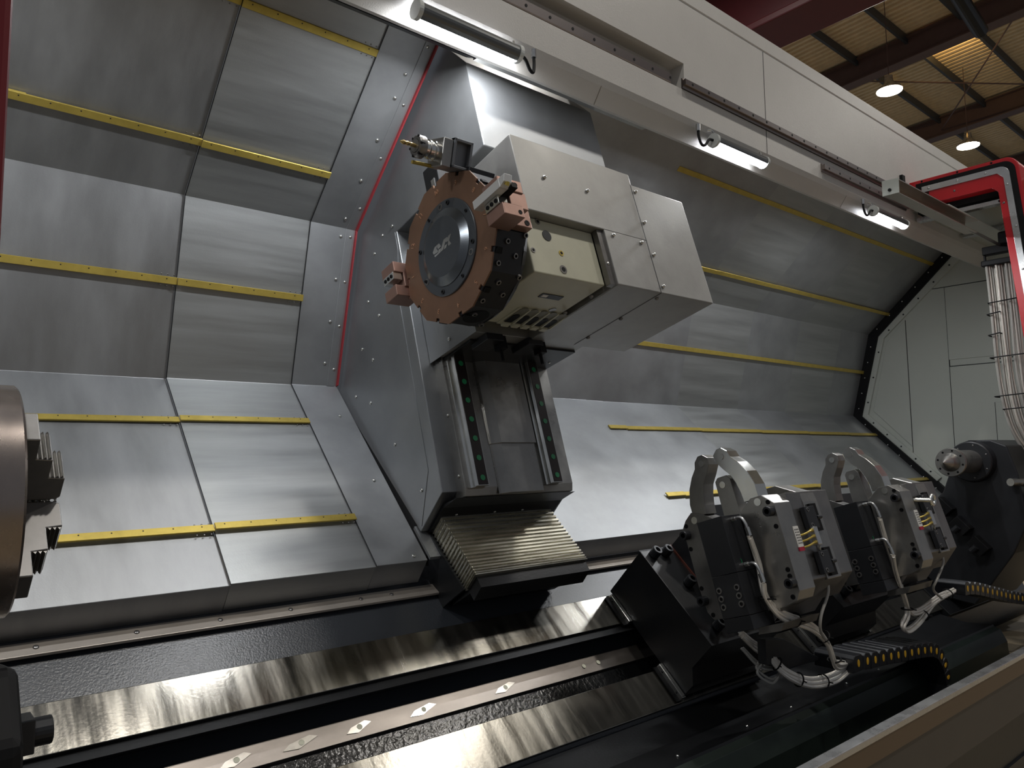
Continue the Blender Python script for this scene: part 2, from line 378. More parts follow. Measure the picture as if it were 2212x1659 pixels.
# rear dark gap skirt between column and cover
obj('base_skirt',sp([(-.10,-.176),(.62,-.66),(.55,-.74),(-.22,-.22)],1.60,2.19),DARKPL,t)
obj('slide_bed',sp([(-.03,-.12),(-.03,.045),(0,.055),(1.05,.055),(1.05,-.1)],1.634,2.172),STEEL,t,bevel=.002)
for x0,nm in ((1.645,'guide_rail'),(2.012,'guide_rail')):
    bm = NB(); cs = [(x0,.055),(x0,.072),(x0+.012,.078),(x0+.012,.088),(x0+.003,.094),(x0+.008,.104),(x0+.058,.104),(x0+.063,.094),(x0+.054,.088),(x0+.054,.078),(x0+.066,.072),(x0+.066,.055)]
    prism3(bm,[W(x,-.006,b) for x,b in cs],A*1.05); rl = obj(nm,bm,STEELB,t)
    bm = NB(); sbox(x0+.012,x0+.056,-.004,1.04,.104,.1052,bm); obj('rail_top',bm,RAILD,rl)
    for i in range(14):
        bm = NB(); c = W(x0+.035,.022+.0735*i,.105); cyl(bm,c,c+B*.0012,.0105,20); obj('green_plug',bm,GREENC,rl)
for a0,a1,b1,dx in ((-.03,.20,.075,0),(.16,.60,.083,-.004)):
    bm = NB(); cs = [(1.782+dx,.055),(1.788+dx,.055+(b1-.055)*.35),(1.824+dx,b1),(1.992-dx,b1),(1.992-dx,.055)]
    prism3(bm,[W(x,a0,b) for x,b in cs],A*(a1-a0)); obj('screw_cover',bm,STEELB if False else STEEL,t,bevel=.0015)
# sloping bottom skirt
obj('bottom_skirt',sp([(-.032,.04),(-.032,-.12),(-.10,-.174),(-.108,-.165),(-.045,-.05)],1.60,2.19),DARKPL,t)
for a,b in [(1.105,-.02),(1.107,-.099),(1.065,-.178),(.954,-.121),(.892,-.28),(.719,-.381),(.799,-.216),(.642,-.312),(.546,-.486),(.478,-.378),(.258,-.248),(.04,-.119)]:
    screw(t,W(1.567,a,b),(-1,0,0),.0075,.005)
for a in (.281,.049): screw(t,W(1.633,a,.03),(-1,0,0),.0075,.005)
for x,a,b in ((1.66,-.05,-.06),(1.84,-.05,-.06),(1.98,-.05,-.06)): screw(t,W(x,a-.02,b),-A,.006,.004)
# ================================================================ TOOL TURRET on the slide
t = thing('tool_turret','twelve sided copper faced tool turret with grey housing on column','tool turret',W(1.9,.5,.3))
obj('saddle',sbox(1.62,2.18,.503,1.0,.058,.29),COVER,t,bevel=.002)
obj('saddle_plate',sbox(1.617,1.62,.500,1.0,.002,.30),COLUMN,t)
obj('wiper_plate',sbox(1.64,2.172,.494,.503,.03,.235),DARKPL,t,bevel=.001)
obj('upper_cover',sbox(1.53,2.11,.705,.988,.288,.755),COVER,t,bevel=.003)
obj('end_cover',sbox(2.106,2.415,.495,.943,.288,.755),COVER,t,bevel=.003)
obj('lower_cover',sbox(1.88,2.108,.495,.706,.288,.755),COVER,t,bevel=.003)
obj('cover_edge',sp([(.497,.722),(.497,.745),(.704,.745),(.704,.722)],1.852,1.882),STEELD,t,bevel=.001)
gb = obj('gearbox',sbox(1.534,1.852,.503,.704,.375,.72),BEIGE,t,bevel=.004)
# arched bolt pockets under the gearbox: flat plates, recess shade put into their colour
obj('pocket_block',sbox(1.652,1.897,.4995,.503,.375,.50),BEIGE,t,bevel=.001)
for i in range(5):
    x = 1.662+.0445*i
    def arch(x0,x1,b0,b1,a0,a1):
        rr = (x1-x0)/2; xm = (x0+x1)/2
        lp_ = [(x0,b0)]+[(xm-rr*math.cos(PI*k/10),b1-rr+rr*math.sin(PI*k/10)) for k in range(11)]+[(x1,b0)]
        bm = NB(); prism3(bm,[W(xx,a0,bb) for xx,bb in lp_],A*(a1-a0)); return bm
    pk = obj('bolt_pocket',arch(x,x+.038,.402,.508,.4975,.4998),BEIGED,t)
    obj('pocket_bolt',arch(x+.003,x+.033,.402,.462,.4955,.4978),RUB,pk)
    obj('pocket_rib',sp([(.489,.378),(.4998,.378),(.4998,.398),(.489,.398)],x+.004,x+.034),BEIGE,t,bevel=.001)
    obj('pocket_divider',sp([(.490,.40),(.4998,.40),(.4998,.50),(.497,.50)],x+.038,x+.0445),BEIGE,t)
for x in (1.665,1.86):
    bk = obj('stop_block',sbox(x,x+.075,.475,.502,.20,.30),BLACKM,t,bevel=.002)
    bm = NB(); sbox(x+.07,x+.10,.455,.505,.245,.285,bm); obj('stop_head',bm,RUB,bk)
    bm = NB(); c = W(x+.085,.455,.262); cyl(bm,c,c-A*.04,.006,10); obj('stop_pin',bm,RUB,bk)
for x,a,b in [(1.642,.85,.755),(1.843,.849,.755),(2.121,.916,.755),(2.12,.784,.755),(2.067,.689,.755),(2.121,.65,.755),(1.92,.69,.755),(2.121,.522,.755)]:
    screw(t,W(x,a,b),B,.0075,.010,m=STEELB)
for x,a,b in [(1.846,.495,.656),(1.843,.495,.527),(2.123,.495,.716),(2.117,.495,.543),(2.113,.495,.37)]: screw(t,W(x,a,b),-A,.008,.007,m=STEELD)
for x,a,b in ((1.70,.494,.07),(1.92,.494,.06),(2.13,.494,.12)): screw(t,W(x,a,b),-A,.006,.004)
screw(t,W(1.616,.539,.144),(-1,0,0),.008,.005); screw(t,W(1.867,.576,.745),B,.0065,.004)
for x,a,rad,m_ in ((1.627,.648,.019,DARKPL),(1.675,.593,.010,BRASS),(1.666,.532,.015,STEEL),(1.60,.694,.010,STEEL),(1.55,.581,.009,STEELD)):
    c = W(x,a,.7195); bm = NB(); cyl(bm,c,c+B*.0025,rad,24); pg = obj('port_plug',bm,m_,t)
    if m_ is not DARKPL: bm = NB(); cyl(bm,c+B*.002,c+B*.003,rad*.55,16); obj('socket',bm,RUB,pg)
npl = obj('name_plate',sbox(1.665,1.76,.5005,.5025,.585,.612),DARKPL,t); bm = NB(); sbox(1.672,1.695,.4998,.5006,.592,.606,bm); obj('plate_emblem',bm,LABELW,npl)
c = W(1.793,.503,.517); bm = NB(); cyl(bm,c,c-A*.002,.014,20); obj('port_plug',bm,STEELD,t)
# seam lines of the end cover
bm = NB(); sbox(2.102,2.1045,.705,.943,.7552,.7558,bm); sbox(2.102,2.1045,.495,.705,.7552,.7558,bm); sbox(2.103,2.1055,.4942,.4948,.30,.755,bm); obj('cover_seam',bm,DARKPL,t)
# disc
ca,cb = .645,.553
XD = 1.35
def dpt(x,rad,ang): return W(x,ca+rad*math.cos(math.radians(ang)),cb+rad*math.sin(math.radians(ang)))
loop = [dpt(XD+.006,.240,15+30*k) for k in range(12)]
bm = NB(); prism3(bm,loop,(.114,0,0)); dk = obj('turret_disc',bm,BLACKM,t,bevel=.002)
bm = NB()
pl = []
for k in range(12):
    a0,a1 = 15+30*k,45+30*k
    P0,P1 = dpt(XD,.243,a0),dpt(XD,.243,a1); inn = (dpt(XD,0,0)-(P0+P1)/2).normalized()
    for s,dn in ((0,0),(.43,0),(.43,.012),(.57,.012),(.57,0)): pl.append(P0.lerp(P1,s)+inn*dn)
prism3(bm,pl,(.006,0,0)); fp = obj('face_plate',bm,COPPER,t,bevel=.0006,seg=1)
for k in range(12):        # drive keys at the facets
    c = dpt(XD+.012,.2315,30*k); d = Vector((0,0,0))+ (dpt(0,1,30*k)-dpt(0,0,0)); tg = Vector((1,0,0)).cross(d)
    bm = NB(); prism3(bm,[c+tg*.009-d*.006,c-tg*.009-d*.006,c-tg*.009+d*.006,c+tg*.009+d*.006],(.02,0,0)); obj('coolant_key',bm,RUB,t)
bm = NB(); lathe(bm,W(1.485,ca,cb),(1,0,0),[(-.02,.235),(0,.225),(.05,.14)],36); obj('rear_flange',bm,BLACKM,t)
hub = NB(); lathe(hub,W(XD,ca,cb),(-1,0,0),[(-.002,.154),(.004,.154),(.006,.152)],72); hb = obj('hub_plate',hub,HUBM,t,smooth=True)
bm = NB(); lathe(bm,W(XD-.005,ca,cb),(-1,0,0),[(0,.123),(.003,.123),(.015,.096)],120); obj('hub_boss',bm,HUBR,t)
bm = NB(); lathe(bm,W(XD-.0195,ca,cb),(-1,0,0),[(-.0005,.0958),(.0005,.0955),(.0009,.0945)],72); obj('hub_cap',bm,HUBM,t)
LOGO = [[(0.649, 0.504), (0.661, 0.518), (0.661, 0.544), (0.647, 0.55), (0.645, 0.534), (0.657, 0.53), (0.651, 0.526), (0.64, 0.532), (0.638, 0.529), (0.64, 0.508)],
[(0.636, 0.508), (0.635, 0.53), (0.643, 0.536), (0.641, 0.549), (0.63, 0.539), (0.629, 0.512)],
[(0.63, 0.54), (0.66, 0.569), (0.659, 0.588), (0.655, 0.591), (0.659, 0.594), (0.659, 0.61), (0.643, 0.595), (0.645, 0.58), (0.649, 0.576), (0.631, 0.558)],
[(0.629, 0.56), (0.639, 0.569), (0.638, 0.582), (0.629, 0.574)],
[(0.644, 0.594), (0.628, 0.601), (0.628, 0.587), (0.635, 0.585), (0.642, 0.589)]]
bm = NB()
for p_ in LOGO: sp(p_,1.3287,1.3297,bm)
obj('emblem',bm,STEELB,t)
for i in range(8):
    a_ = 22+45*i; screw(t,dpt(XD-.006,.140,a_),(-1,0,0),.0055 if i%2 else .0075,.004,m=BLACKM,kind='cap')
for i in range(3): screw(t,dpt(XD-.005,.138,5+120*i),(-1,0,0),.011,.002,m=STEELD,kind='cap')
nums = {1:210+15,2:240,3:0,4:0}
for i in range(12):
    # number 9 sits at the top facet (30 deg); numbers run so that 8 is next toward the operator
    num = 9-i if 9-i > 0 else 21-i
    ang = 30+30*i; d = dpt(0,1,ang)-dpt(0,0,0); tgd = Vector((-1,0,0)).cross(d)
    text(str(num),.022,dpt(XD-.0008,.2,ang),d.cross(Vector((-1,0,0))),d,MARK,fp)
for ang,pts in ((120,((1.398,-.03),(1.435,.008),(1.374,.038),(1.463,-.058))),(150,((1.398,-.03),(1.435,.008),(1.374,.038),(1.463,-.058))),(180,((1.39,-.02),(1.46,.04)))):
    d = dpt(0,1,ang)-dpt(0,0,0); tg = Vector((1,0,0)).cross(d)
    for x,v in pts: screw(t,dpt(x,.2318,ang)+tg*v,d,.0085,.007,m=STEELD,kind='cap')
bm = NB(); d = dpt(0,1,180)-dpt(0,0,0); c = dpt(1.41,.2318,180); cyl(bm,c,c+d*.0015,.042,32); obj('tool_socket',bm,RUB,t)
# ---- tool holders on the disc
def loc_frame(ang):
    d = (dpt(0,1,ang)-dpt(0,0,0)).normalized(); v = Vector((0,0,0)) + (dpt(0,1,ang+90)-dpt(0,0,0)).normalized(); c = dpt(0,0,0)
    def F(x,uu,vv): return c+d*uu+v*vv+Vector((x,0,0))
    return F,d,v
def fbox(bm,F,x0,x1,u0,u1,v0,v1):
    return prism3(bm,[F(x0,u0,v0),F(x0,u1,v0),F(x0,u1,v1),F(x0,u0,v1)],(x1-x0,0,0))
def holder(ang,label,longbar):
    F,d,v = loc_frame(ang); g_ = 'copper coloured tool holders on the turret'
    t = thing('tool_holder',label,'tool holder',F(1.4,.233,0),g_)
    bm = NB(); fbox(bm,F,1.36,1.468,.234,.262,-.052,.060); obj('base_plate',bm,COPPERL,t,bevel=.002)
    bm = NB(); fbox(bm,F,1.31,1.40,.250,.322,-.045,-.006); obj('upper_jaw',bm,COPPERL,t,bevel=.002)
    bm = NB(); fbox(bm,F,1.31,1.385,.245,.322,.040,.078); obj('lower_jaw',bm,COPPERL,t,bevel=.002)
    bm = NB(); fbox(bm,F,1.345,1.41,.245,.318,-.01,.045); obj('holder_back',bm,COPPERL,t,bevel=.002)
    bm = NB(); fbox(bm,F,1.306,1.34,.250,.312,.014,.040); w_ = obj('clamp_wedge',bm,STEELB,t,bevel=.001)
    for uu,rr in ((.262,.0065),(.281,.0065),(.300,.0065)): screw(w_,F(1.306,uu,.027),(-1,0,0),rr,.002,m=RUB,kind='cap')
    for x,uu,vv in ((1.45,.2625,-.035),(1.45,.2625,.045)): screw(t,F(x,uu,vv),d,.0095,.001,m=RUB,kind='cap')
    for x,uu,vv in ((1.375,.322,-.03),(1.37,.322,.062),(1.335,.322,-.032)): screw(t,F(x,uu,vv),d,.007,.001,m=RUB,kind='cap')
    if longbar:
        tt = thing('turning_tool','flat bright turning tool bar clamped in upper copper holder','cutting tool',F(1.3,.25,0))
        bm = NB(); fbox(bm,F,1.290,1.320,.222,.345,-.014,.013); prism3(bm,[F(1.290,.345,-.014),F(1.290,.372,-.014),F(1.290,.364,.006),F(1.290,.345,.013)],(.028,0,0)); obj('shank',bm,mat('bright_bar','dcdcda',.5,.4),tt,bevel=.001)
        bm = NB(); prism3(bm,[F(1.322,.30,-.004),F(1.322,.355,-.006),F(1.322,.36,.014),F(1.322,.30,.018)],(.02,0,0)); obj('tool_head',bm,RUB,tt)
        bm = NB(); prism3(bm,[F(1.297,.355,.008),F(1.297,.368,.008),F(1.297,.362,.018)],(.01,0,0)); obj('insert',bm,BRASS,tt)
    return t
holder(90,'copper coloured tool holder at upper right of turret disc, holding a bar',True)
holder(270,'copper coloured tool holder at lower left of turret disc, empty slot',False)
F,d,v = loc_frame(30)
t = thing('driven_tool_head','grey driven tool head with collet standing on top facet','driven tool',F(1.40,.235,0))
def hollow(bm,F,x0,x1,u0,u1,v0,v1,e):
    fbox(bm,F,x0,x1,u0,u1,v0,v1-.02)
    for a in ((x0,x0+e,u0,u1),(x1-e,x1,u0,u1),(x0,x1,u0,u0+e),(x0,x1,u1-e,u1)): fbox(bm,F,a[0],a[1],a[2],a[3],v1-.02,v1)
bm = NB(); hollow(bm,F,1.305,1.375,.236,.325,-.05,.035,.009); obj('housing',bm,mat('tool_grey','7c7f82',.7,.45),t,bevel=.002)
bm = NB(); fbox(bm,F,1.27,1.305,.232,.318,-.05,.03); obj('front_plate',bm,STEEL,t,bevel=.003)
bm = NB(); fbox(bm,F,1.36,1.46,.233,.25,-.05,.05); obj('shank_flange',bm,BLACKM,t,bevel=.002)
F0,_,_ = loc_frame(0)
bm = NB(); fbox(bm,F0,1.38,1.43,.238,.345,-.088,-.01); obj('torque_foot',bm,BLACKM,t,bevel=.004)
bm = NB(); fbox(bm,F0,1.377,1.381,.245,.285,-.05,-.03); obj('foot_link',bm,ALU,t,bevel=.001)
ax = F(1.27,.277,-.012)
bm = NB(); lathe(bm,ax,(-1,0,0),[(0,.031),(.012,.031),(.014,.026),(.022,.026),(.024,.029),(.03,.029),(.032,.025),(.05,.025)],36); obj('spindle_nose',bm,STEELB,t,smooth=True)
bm = NB(); lathe(bm,ax,(-1,0,0),[(.045,.024),(.048,.034),(.066,.034),(.071,.030),(.071,.021),(.069,.019)],36); nt_ = obj('collet_nut',bm,STEELD,t,smooth=True)
for i in range(6):
    a_ = i*PI/3; c = ax+Vector((-.058,math.cos(a_)*.0305,math.sin(a_)*.0305)); bm = NB(); cyl(bm,c,c+Vector((-.0135,0,0)),.0042,10); obj('nut_slot',bm,RUB,nt_)
bm = NB(); cyl(bm,ax+Vector((-.068,0,0)),ax+Vector((-.072,0,0)),.019,30); obj('collet',bm,STEEL,t)
bm = NB(); cyl(bm,F(1.28,.236,-.03),F(1.205,.232,-.03),.0055,12); obj('coolant_nozzle',bm,BRASS,t)
bm = NB()
lathe(bm,ax+Vector((-.07,0,0)),(-1,0,0),[(0,.006),(.02,.006),(.022,.005),(.03,.007),(.036,.005),(.044,.007),(.05,.004),(.056,.001)],14); tag(obj('drill_bit',bm,mat('gold_bit','b8a06a',.9,.3)),'small gold coated drill bit in the collet of driven tool','drill bit')
# ================================================================ RIBBED WAY COVER below the column
def yz(n_,s_): return n_,s_
s45 = Vector((0,.745,.667)); n45 = Vector((0,-.667,.745))
t = thing('ribbed_cover','ribbed folding steel way cover sloping out under the column','way cover',(1.9,2.25,-.5))
P0 = Vector((0,2.099,-.411)); Lc = .33; N = 20
bm = NB(); prof = []
for i in range(N):
    s0 = (i/N)**1.25*Lc; s1 = ((i+1)/N)**1.25*Lc; h = 0
    prof += [P0+s45*s0+n45*.004,P0+s45*(s0+(s1-s0)*.42)+n45*(.0055),P0+s45*(s0+(s1-s0)*.60)+n45*(-.005),P0+s45*(s0+(s1-s0)*.85)+n45*(-.004)]
loop = [(1.62,p.y,p.z) for p in prof]
low = [P0+s45*Lc-n45*.08,P0-n45*.078]
loop += [(1.62,p.y,p.z) for p in low]
prism3(bm,loop,(.545,0,0)); obj('folded_sheets',bm,RIB,t)
for i in range(N):
    s0 = (i/N)**1.25*Lc; s1 = ((i+1)/N)**1.25*Lc; a = P0+s45*s0; b = P0+s45*s1; m_ = a.lerp(b,.5)
    bm = NB()
    def V(p,x,k): q = p+n45*k; return (x,q.y,q.z)
    prism3(bm,[V(a,1.612,.004),V(m_,1.6145,.004),V(m_,1.6205,.004),V(a,1.6205,.004)],-n45*.082)
    prism3(bm,[V(m_,1.618,.002),V(b,1.618,.002),V(b,1.6205,.002),V(m_,1.6205,.002)],-n45*.080)
    obj('side_lamella',bm,RIB,t)
q0 = P0-n45*.06
bm = NB(); px([(P0.y+.0,P0.z-.012),(2.08,-.45),(2.12,-.50),(2.36,-.27),(2.31,-.235)],1.625,2.16,bm); obj('carriage_front',bm,BLACK,t)
bm = NB(); px([(2.236,-.515),(2.34,-.585),(2.72,-.30),(2.39,-.262),(2.154,-.465)],1.605,1.615,bm); obj('carriage_side',bm,DARKPL,t)
obj('carriage_base',px([(2.13,-.47),(2.26,-.54),(2.42,-.39),(2.30,-.29)],1.63,2.14),BLACK,t)
bm = NB(); px([(2.40,-.27),(2.295,-.372),(2.29,-.362),(2.395,-.26)],1.56,1.618,bm); obj('side_tab',bm,SHEET,t)
# ================================================================ BED
cW = -2.68; tn = .945
def way(y,off=0): # point on way plane, off = distance along normal
    n = Vector((0,-.687,.727)); p = Vector((0,y,cW+tn*y))+n*off; return (p.y,p.z)
t = thing('lathe_bed','slanted lathe bed with black painted casting and bright ways','lathe bed',(3,2.0,-1.6))
body = [way(2.36,-.012),way(2.22,-.012),way(2.212,-.012),way(2.115,-.012),way(2.118,-.10),way(1.955,-.10),way(1.950,-.02),way(1.845,-.02),(1.842,-1.0),(1.80,-1.45),(2.6,-1.45),(2.7,-.6),(2.55,-.42)]
obj('bed_casting',px(body,.26,6.4),BEDP,t)
obj('upper_way',px([way(2.209,0),way(2.11,0),way(2.112,-.03),way(2.207,-.03)],.262,6.2),WAY,t,bevel=.002)
obj('lower_way',px([way(1.948,0),way(1.842,0),way(1.845,-.03),way(1.946,-.03)],.262,6.2),WAY,t,bevel=.002)
obj('way_side',px([way(2.1105,-.004),way(2.108,-.012),(2.088,-.712),way(2.118,-.11),way(2.13,-.05)],.262,6.2),BLACK,t)
rk = obj('rack_strip',px([way(2.065,-.078),way(2.018,-.078),way(2.018,-.10),way(2.065,-.10)],.262,6.2),RACK,t,bevel=.001)
obj('trough_floor',px([way(2.013,-.088),way(1.958,-.088),way(1.958,-.10),way(2.013,-.10)],.262,6.2),BLACKW,t)
nW = Vector((0,-.687,.727))
for i,x in enumerate((.62,.80,.985,1.17,1.40,1.74,2.13,2.21)):
    p = Vector((x,*way(2.041,-.077))); bm = NB(); cyl(bm,p,p+nW*.002,.0085,18); obj('rack_plug',bm,BEIGE,rk)
    if i < 6:
        tg = Vector((0,.727,.687)); bm = NB(); l_ = .045+.02*random.random(); a_ = .012
        prism3(bm,[p+Vector((-l_,0,0))-tg*a_,p+Vector((-l_*.2,0,0))-tg*(a_+.004),p+Vector((l_*.9,0,0))+tg*(a_*.6),p+Vector((l_*.5,0,0))+tg*(a_+.004),p+Vector((-l_*.6,0,0))+tg*a_*.3],nW*.0012); obj('ground_patch',bm,GRIND,rk)
obj('cover_strip',px([(2.345,-.468),(2.30,-.492),(2.302,-.50),(2.36,-.48)],.0,6.3),mat('strip_steel','bdb4aa',.6,.4,var=.1),t,bevel=.001)
for x in (.36,.60,.83,1.05,1.30,1.42,2.9,3.3): screw(t,(x,2.322,-.479),(0,-.5,.86),.0075,.003,m=STEELD)
# ================================================================ HEADSTOCK part and CHUCK
ys,zs = 1.678,-.072
t = thing('lathe_chuck','large round steel lathe chuck with stepped jaws','chuck',(.206,ys,zs-.211))
bm = NB(); lathe(bm,(.206,ys,zs),(-1,0,0),[(0,.195),(.0,.207),(.004,.211),(.20,.211),(.204,.207),(.204,.10)],120); obj('chuck_body',bm,CHUCKM,t,smooth=True)
for k in range(4):
    ang = math.radians(42+90*k); rd = Vector((0,-math.cos(ang),math.sin(ang))); tg = Vector((1,0,0)).cross(rd)
    c = Vector((.206,ys,zs))
    def J(x,rr,tt): return c+Vector((x,0,0))+rd*rr+tg*tt
    bm = NB(); pr = [(0,.195),(.022,.195),(.022,.145),(.048,.142),(.048,.095),(.074,.092),(.074,.04),(.066,.034),(0,.034)]
    prism3(bm,[J(x,rr,-.032) for x,rr in pr],tg*.064); jw = obj('jaw',bm,STEELD,t,bevel=.002)
    for (x0,x1,rr) in ((.024,.047,.1455),(.05,.073,.0955),(.002,.072,.034)):
        bm = NB()
        for s in range(3 if x1-x0 < .03 else 7):
            xx = x0+(x1-x0)*(s+.5)/(3 if x1-x0 < .03 else 7); rr0 = rr
            prism3(bm,[J(xx-.0028,rr0-.001,-.031),J(xx,rr0+(.004 if rr > .04 else -.004),-.031),J(xx+.0028,rr0-.001,-.031)],tg*.062)
        obj('jaw_serration',bm,STEEL,jw)
t = thing('headstock_guard','black headstock guard at lower left with square headed bolt','machine guard',(.1,1.5,-.95))
obj('guard_casting',px([(1.60,-.345),(1.45,-.325),(1.36,-.42),(1.33,-.9),(1.75,-1.1),(1.9,-.75)],-.6,.203),RUB,t,bevel=.015)
obj('guard_lip',px([(1.53,-.44),(1.50,-.45),(1.47,-.56),(1.52,-.57)],0.200,.212),BLACKM,t,bevel=.003)
obj('square_nut',box(.204,.234,1.478,1.53,-.475,-.42),BLACKM,t,bevel=.002)
bm = NB(); cyl(bm,(.22,1.505,-.448),(.262,1.505,-.448),.023,24); obj('bolt_end',bm,BLACKM,t,bevel=.003)
t = thing('headstock','black headstock casting behind the chuck','headstock',(-.5,1.9,-.9))
obj('headstock_body',px([(1.35,.25),(2.0,.25),(2.1,-.2),(2.15,-.55),(1.85,-.88),(1.45,-.5)],-1.2,-.02),BLACK,t,bevel=.02)
# ================================================================ STEADY RESTS
def mirror(pts): return [(a,1.09-b) for a,b in pts]
LY = []
X1 = 2.417
def rounded(c,rad,a0,a1,n=8): return [(c[0]+rad*math.cos(math.radians(a0+(a1-a0)*i/n)),c[1]+rad*math.sin(math.radians(a0+(a1-a0)*i/n))) for i in range(n+1)]
SB = thing('steady_rest','nearer self centering steady rest, beside the turret column','steady rest',(2.6,1.75,-.85),'steady rests')
# base wedge on the ways
bp = [(2.035,-.395),(1.705,-.708),(1.797,-.806),(1.796,-.871),(1.842,-.918),(2.205,-.574)]
obj('base_block',px(bp,2.408,2.92),BLACK,SB,bevel=.002)
obj('base_top',px([(2.04,-.392),(1.712,-.702),(1.705,-.708),(2.035,-.396)],2.406,2.60),DARKPL,SB)
obj('flange_edge',px([(2.035,-.385),(1.76,-.645),(1.768,-.652),(2.043,-.392)],2.598,2.606),mat('red_brown_edge','5a3128',.2,.4),SB)
obj('support_web',px([(2.035,-.39),(1.86,-.215),(1.72,-.60),(1.74,-.66)],2.606,2.90),BLACKM,SB,bevel=.002)
for x,y,z in ((2.462,2.01,-.412),(2.535,2.01,-.412),(2.53,1.895,-.52),(2.50,1.745,-.66)):
    p = Vector((x,y,z)); screw(SB,p,nW,.021,.034,m=BLACKM,kind='cap',name='socket_bolt')
for ya,yb in ((2.2,2.10),(1.955,1.846)):
    n0 = Vector((0,*way(ya,.004))); n1 = Vector((0,*way(yb,.004)))
    bm = NB(); prism3(bm,[n0+Vector((2.386,0,0)),n1+Vector((2.386,0,0)),n1+Vector((2.386,0,0))+nW*.022,n0+Vector((2.386,0,0))+nW*.022],(.02,0,0)); wp = obj('way_wiper',bm,STEELB,SB,bevel=.002)
    bm = NB(); prism3(bm,[n0+Vector((2.40,0,0)),n1+Vector((2.40,0,0)),n1+Vector((2.40,0,0))+nW*.004,n0+Vector((2.40,0,0))+nW*.004],(-.035,0,0)); obj('wiper_rubber',bm,RUB,wp)
    for s in (.2,.8): screw(wp,n0.lerp(n1,s)+Vector((2.385,0,0))+nW*.012,(-1,0,0),.004,.002,m=DARKPL)
    bm = NB(); prism3(bm,[n0+Vector((2.92,0,0)),n1+Vector((2.92,0,0)),n1+Vector((2.92,0,0))+nW*.022,n0+Vector((2.92,0,0))+nW*.022],(.02,0,0)); obj('way_wiper',bm,STEELB,SB,bevel=.002)
# body plates
lp = [(-.236,.373),(-.222,.395),(-.232,.43),(-.272,.495),(-.34,.50),(-.62,.50),(-.619,.40),(-.617,.367),(-.587,.347),(-.494,.339),(-.27,.339),(-.245,.36)]
obj('left_plate',sp(lp,X1,X1+.07),STEELD,SB,bevel=.002)
rp = [(-.236,.661),(-.236,.708),(-.275,.748),(-.574,.742),(-.604,.722),(-.618,.668),(-.62,.60),(-.272,.605)]
obj('right_plate',sp(rp,X1,X1+.105),STEEL,SB,bevel=.002)
obj('centre_body',sp([(-.285,.45),(-.285,.66),(-.61,.66),(-.66,.60),(-.66,.45)],X1+.02,X1+.30),STEELD,SB,bevel=.002)
obj('rear_body',sp([(-.24,.62),(-.24,.74),(-.55,.74),(-.62,.66),(-.62,.5),(-.3,.5)],X1+.105,X1+.40),STEELD,SB,bevel=.003)
obj('rear_cheek',sp([(-.195,.60),(-.195,.655),(-.245,.74),(-.28,.745),(-.56,.745),(-.56,.60)],X1+.20,X1+.30),STEEL,SB,bevel=.003)
bx = obj('cylinder_block',sp([(-.277,.49),(-.277,.600),(-.473,.600),(-.473,.49)],2.305,X1),BLACKM,SB,bevel=.0015)
obj('lower_block',sp([(-.4745,.49),(-.4745,.601),(-.617,.601),(-.617,.49)],2.304,X1),BLACKM,SB,bevel=.0015)
obj('bottom_block',sp([(-.6185,.49),(-.6185,.602),(-.665,.602),(-.665,.49)],2.304,X1+.02),BLACKM,SB,bevel=.0015)
obj('bottom_plate',sp([(-.666,.56),(-.666,.66),(-.69,.64),(-.69,.55)],X1-.02,X1+.22),STEEL,SB)
for i in range(3):
    for b in (.507,.582): screw(SB,W(2.304,-.522-.028*i,b),(-1,0,0),.0115,.003,m=STEELD,kind='cap',name='socket_screw')
# claws, pins, post
cl = [(-.232,.396),(-.192,.398),(-.138,.416),(-.096,.443),(-.076,.465)]+rounded((-.062,.503),.040,-100,100,10)[1:]+[(-.082,.530),(-.109,.501),(-.161,.474),(-.209,.462),(-.243,.458)]
cl = [(-.243,.396),(-.192,.396),(-.138,.412),(-.096,.438),(-.070,.462),(-.045,.470),(-.027,.490),(-.027,.512),(-.045,.533),(-.070,.530),(-.100,.510),(-.135,.483),(-.170,.470),(-.209,.462),(-.243,.460)]
obj('claw',sp(cl,X1+.005,X1+.07),STEEL,SB,bevel=.002)
obj('claw',sp(mirror(cl),X1+.005,X1+.07),STEELB,SB,bevel=.002)
obj('centre_post',sp([(-.140,.531),(-.128,.545),(-.128,.585),(-.144,.597),(-.30,.600),(-.30,.527)],X1+.01,X1+.07),STEEL,SB,bevel=.002)
for a,b,rr in ((-.160+.0,.373,.0),): pass
def pin(a,b,x,rr): 
    bm = NB(); c = W(x,a,b); cyl(bm,c,c+Vector((-.003,0,0)),rr,24); obj('pivot_pin',bm,STEELB,SB)
def nabpt(a,b): return a,b
for a,b,x in ((-.058,.500,X1+.005),(-.058,.590,X1+.005),(-.158,.5605,X1+.01)): pin(a,b,x,.0125)
pin(-.2535,.4025,X1,.0135); pin(-.2555,.6865,X1,.0135)
for s in (0,1):
    b0 = (.462,.532) if s == 0 else (.558,.628)
    for (a,b,x) in ((-.0265,.50 if s == 0 else .59,X1+.02),(-.0265,.50 if s == 0 else .59,X1+.055)): screw(SB,W(x,a,b),A,.004,.002,m=DARKPL)
for a,b,big in ((-.299,.3525,1),(-.2655,.357,0),(-.352,.3505,0),(-.545,.352,1),(-.50,.351,0),(-.60,.37,0),(-.298,.727,1),(-.2655,.7255,0),(-.352,.728,0),(-.545,.725,1),(-.50,.722,0),(-.59,.71,0),(-.522,.722,0)):
    if big: screw(SB,W(X1,a,b),(-1,0,0),.0175,.03,m=BLACKM,kind='cap',name='socket_bolt')
    else: screw(SB,W(X1,a,b),(-1,0,0),.0085,.002,m=RUB,kind='cap',name='socket_screw')
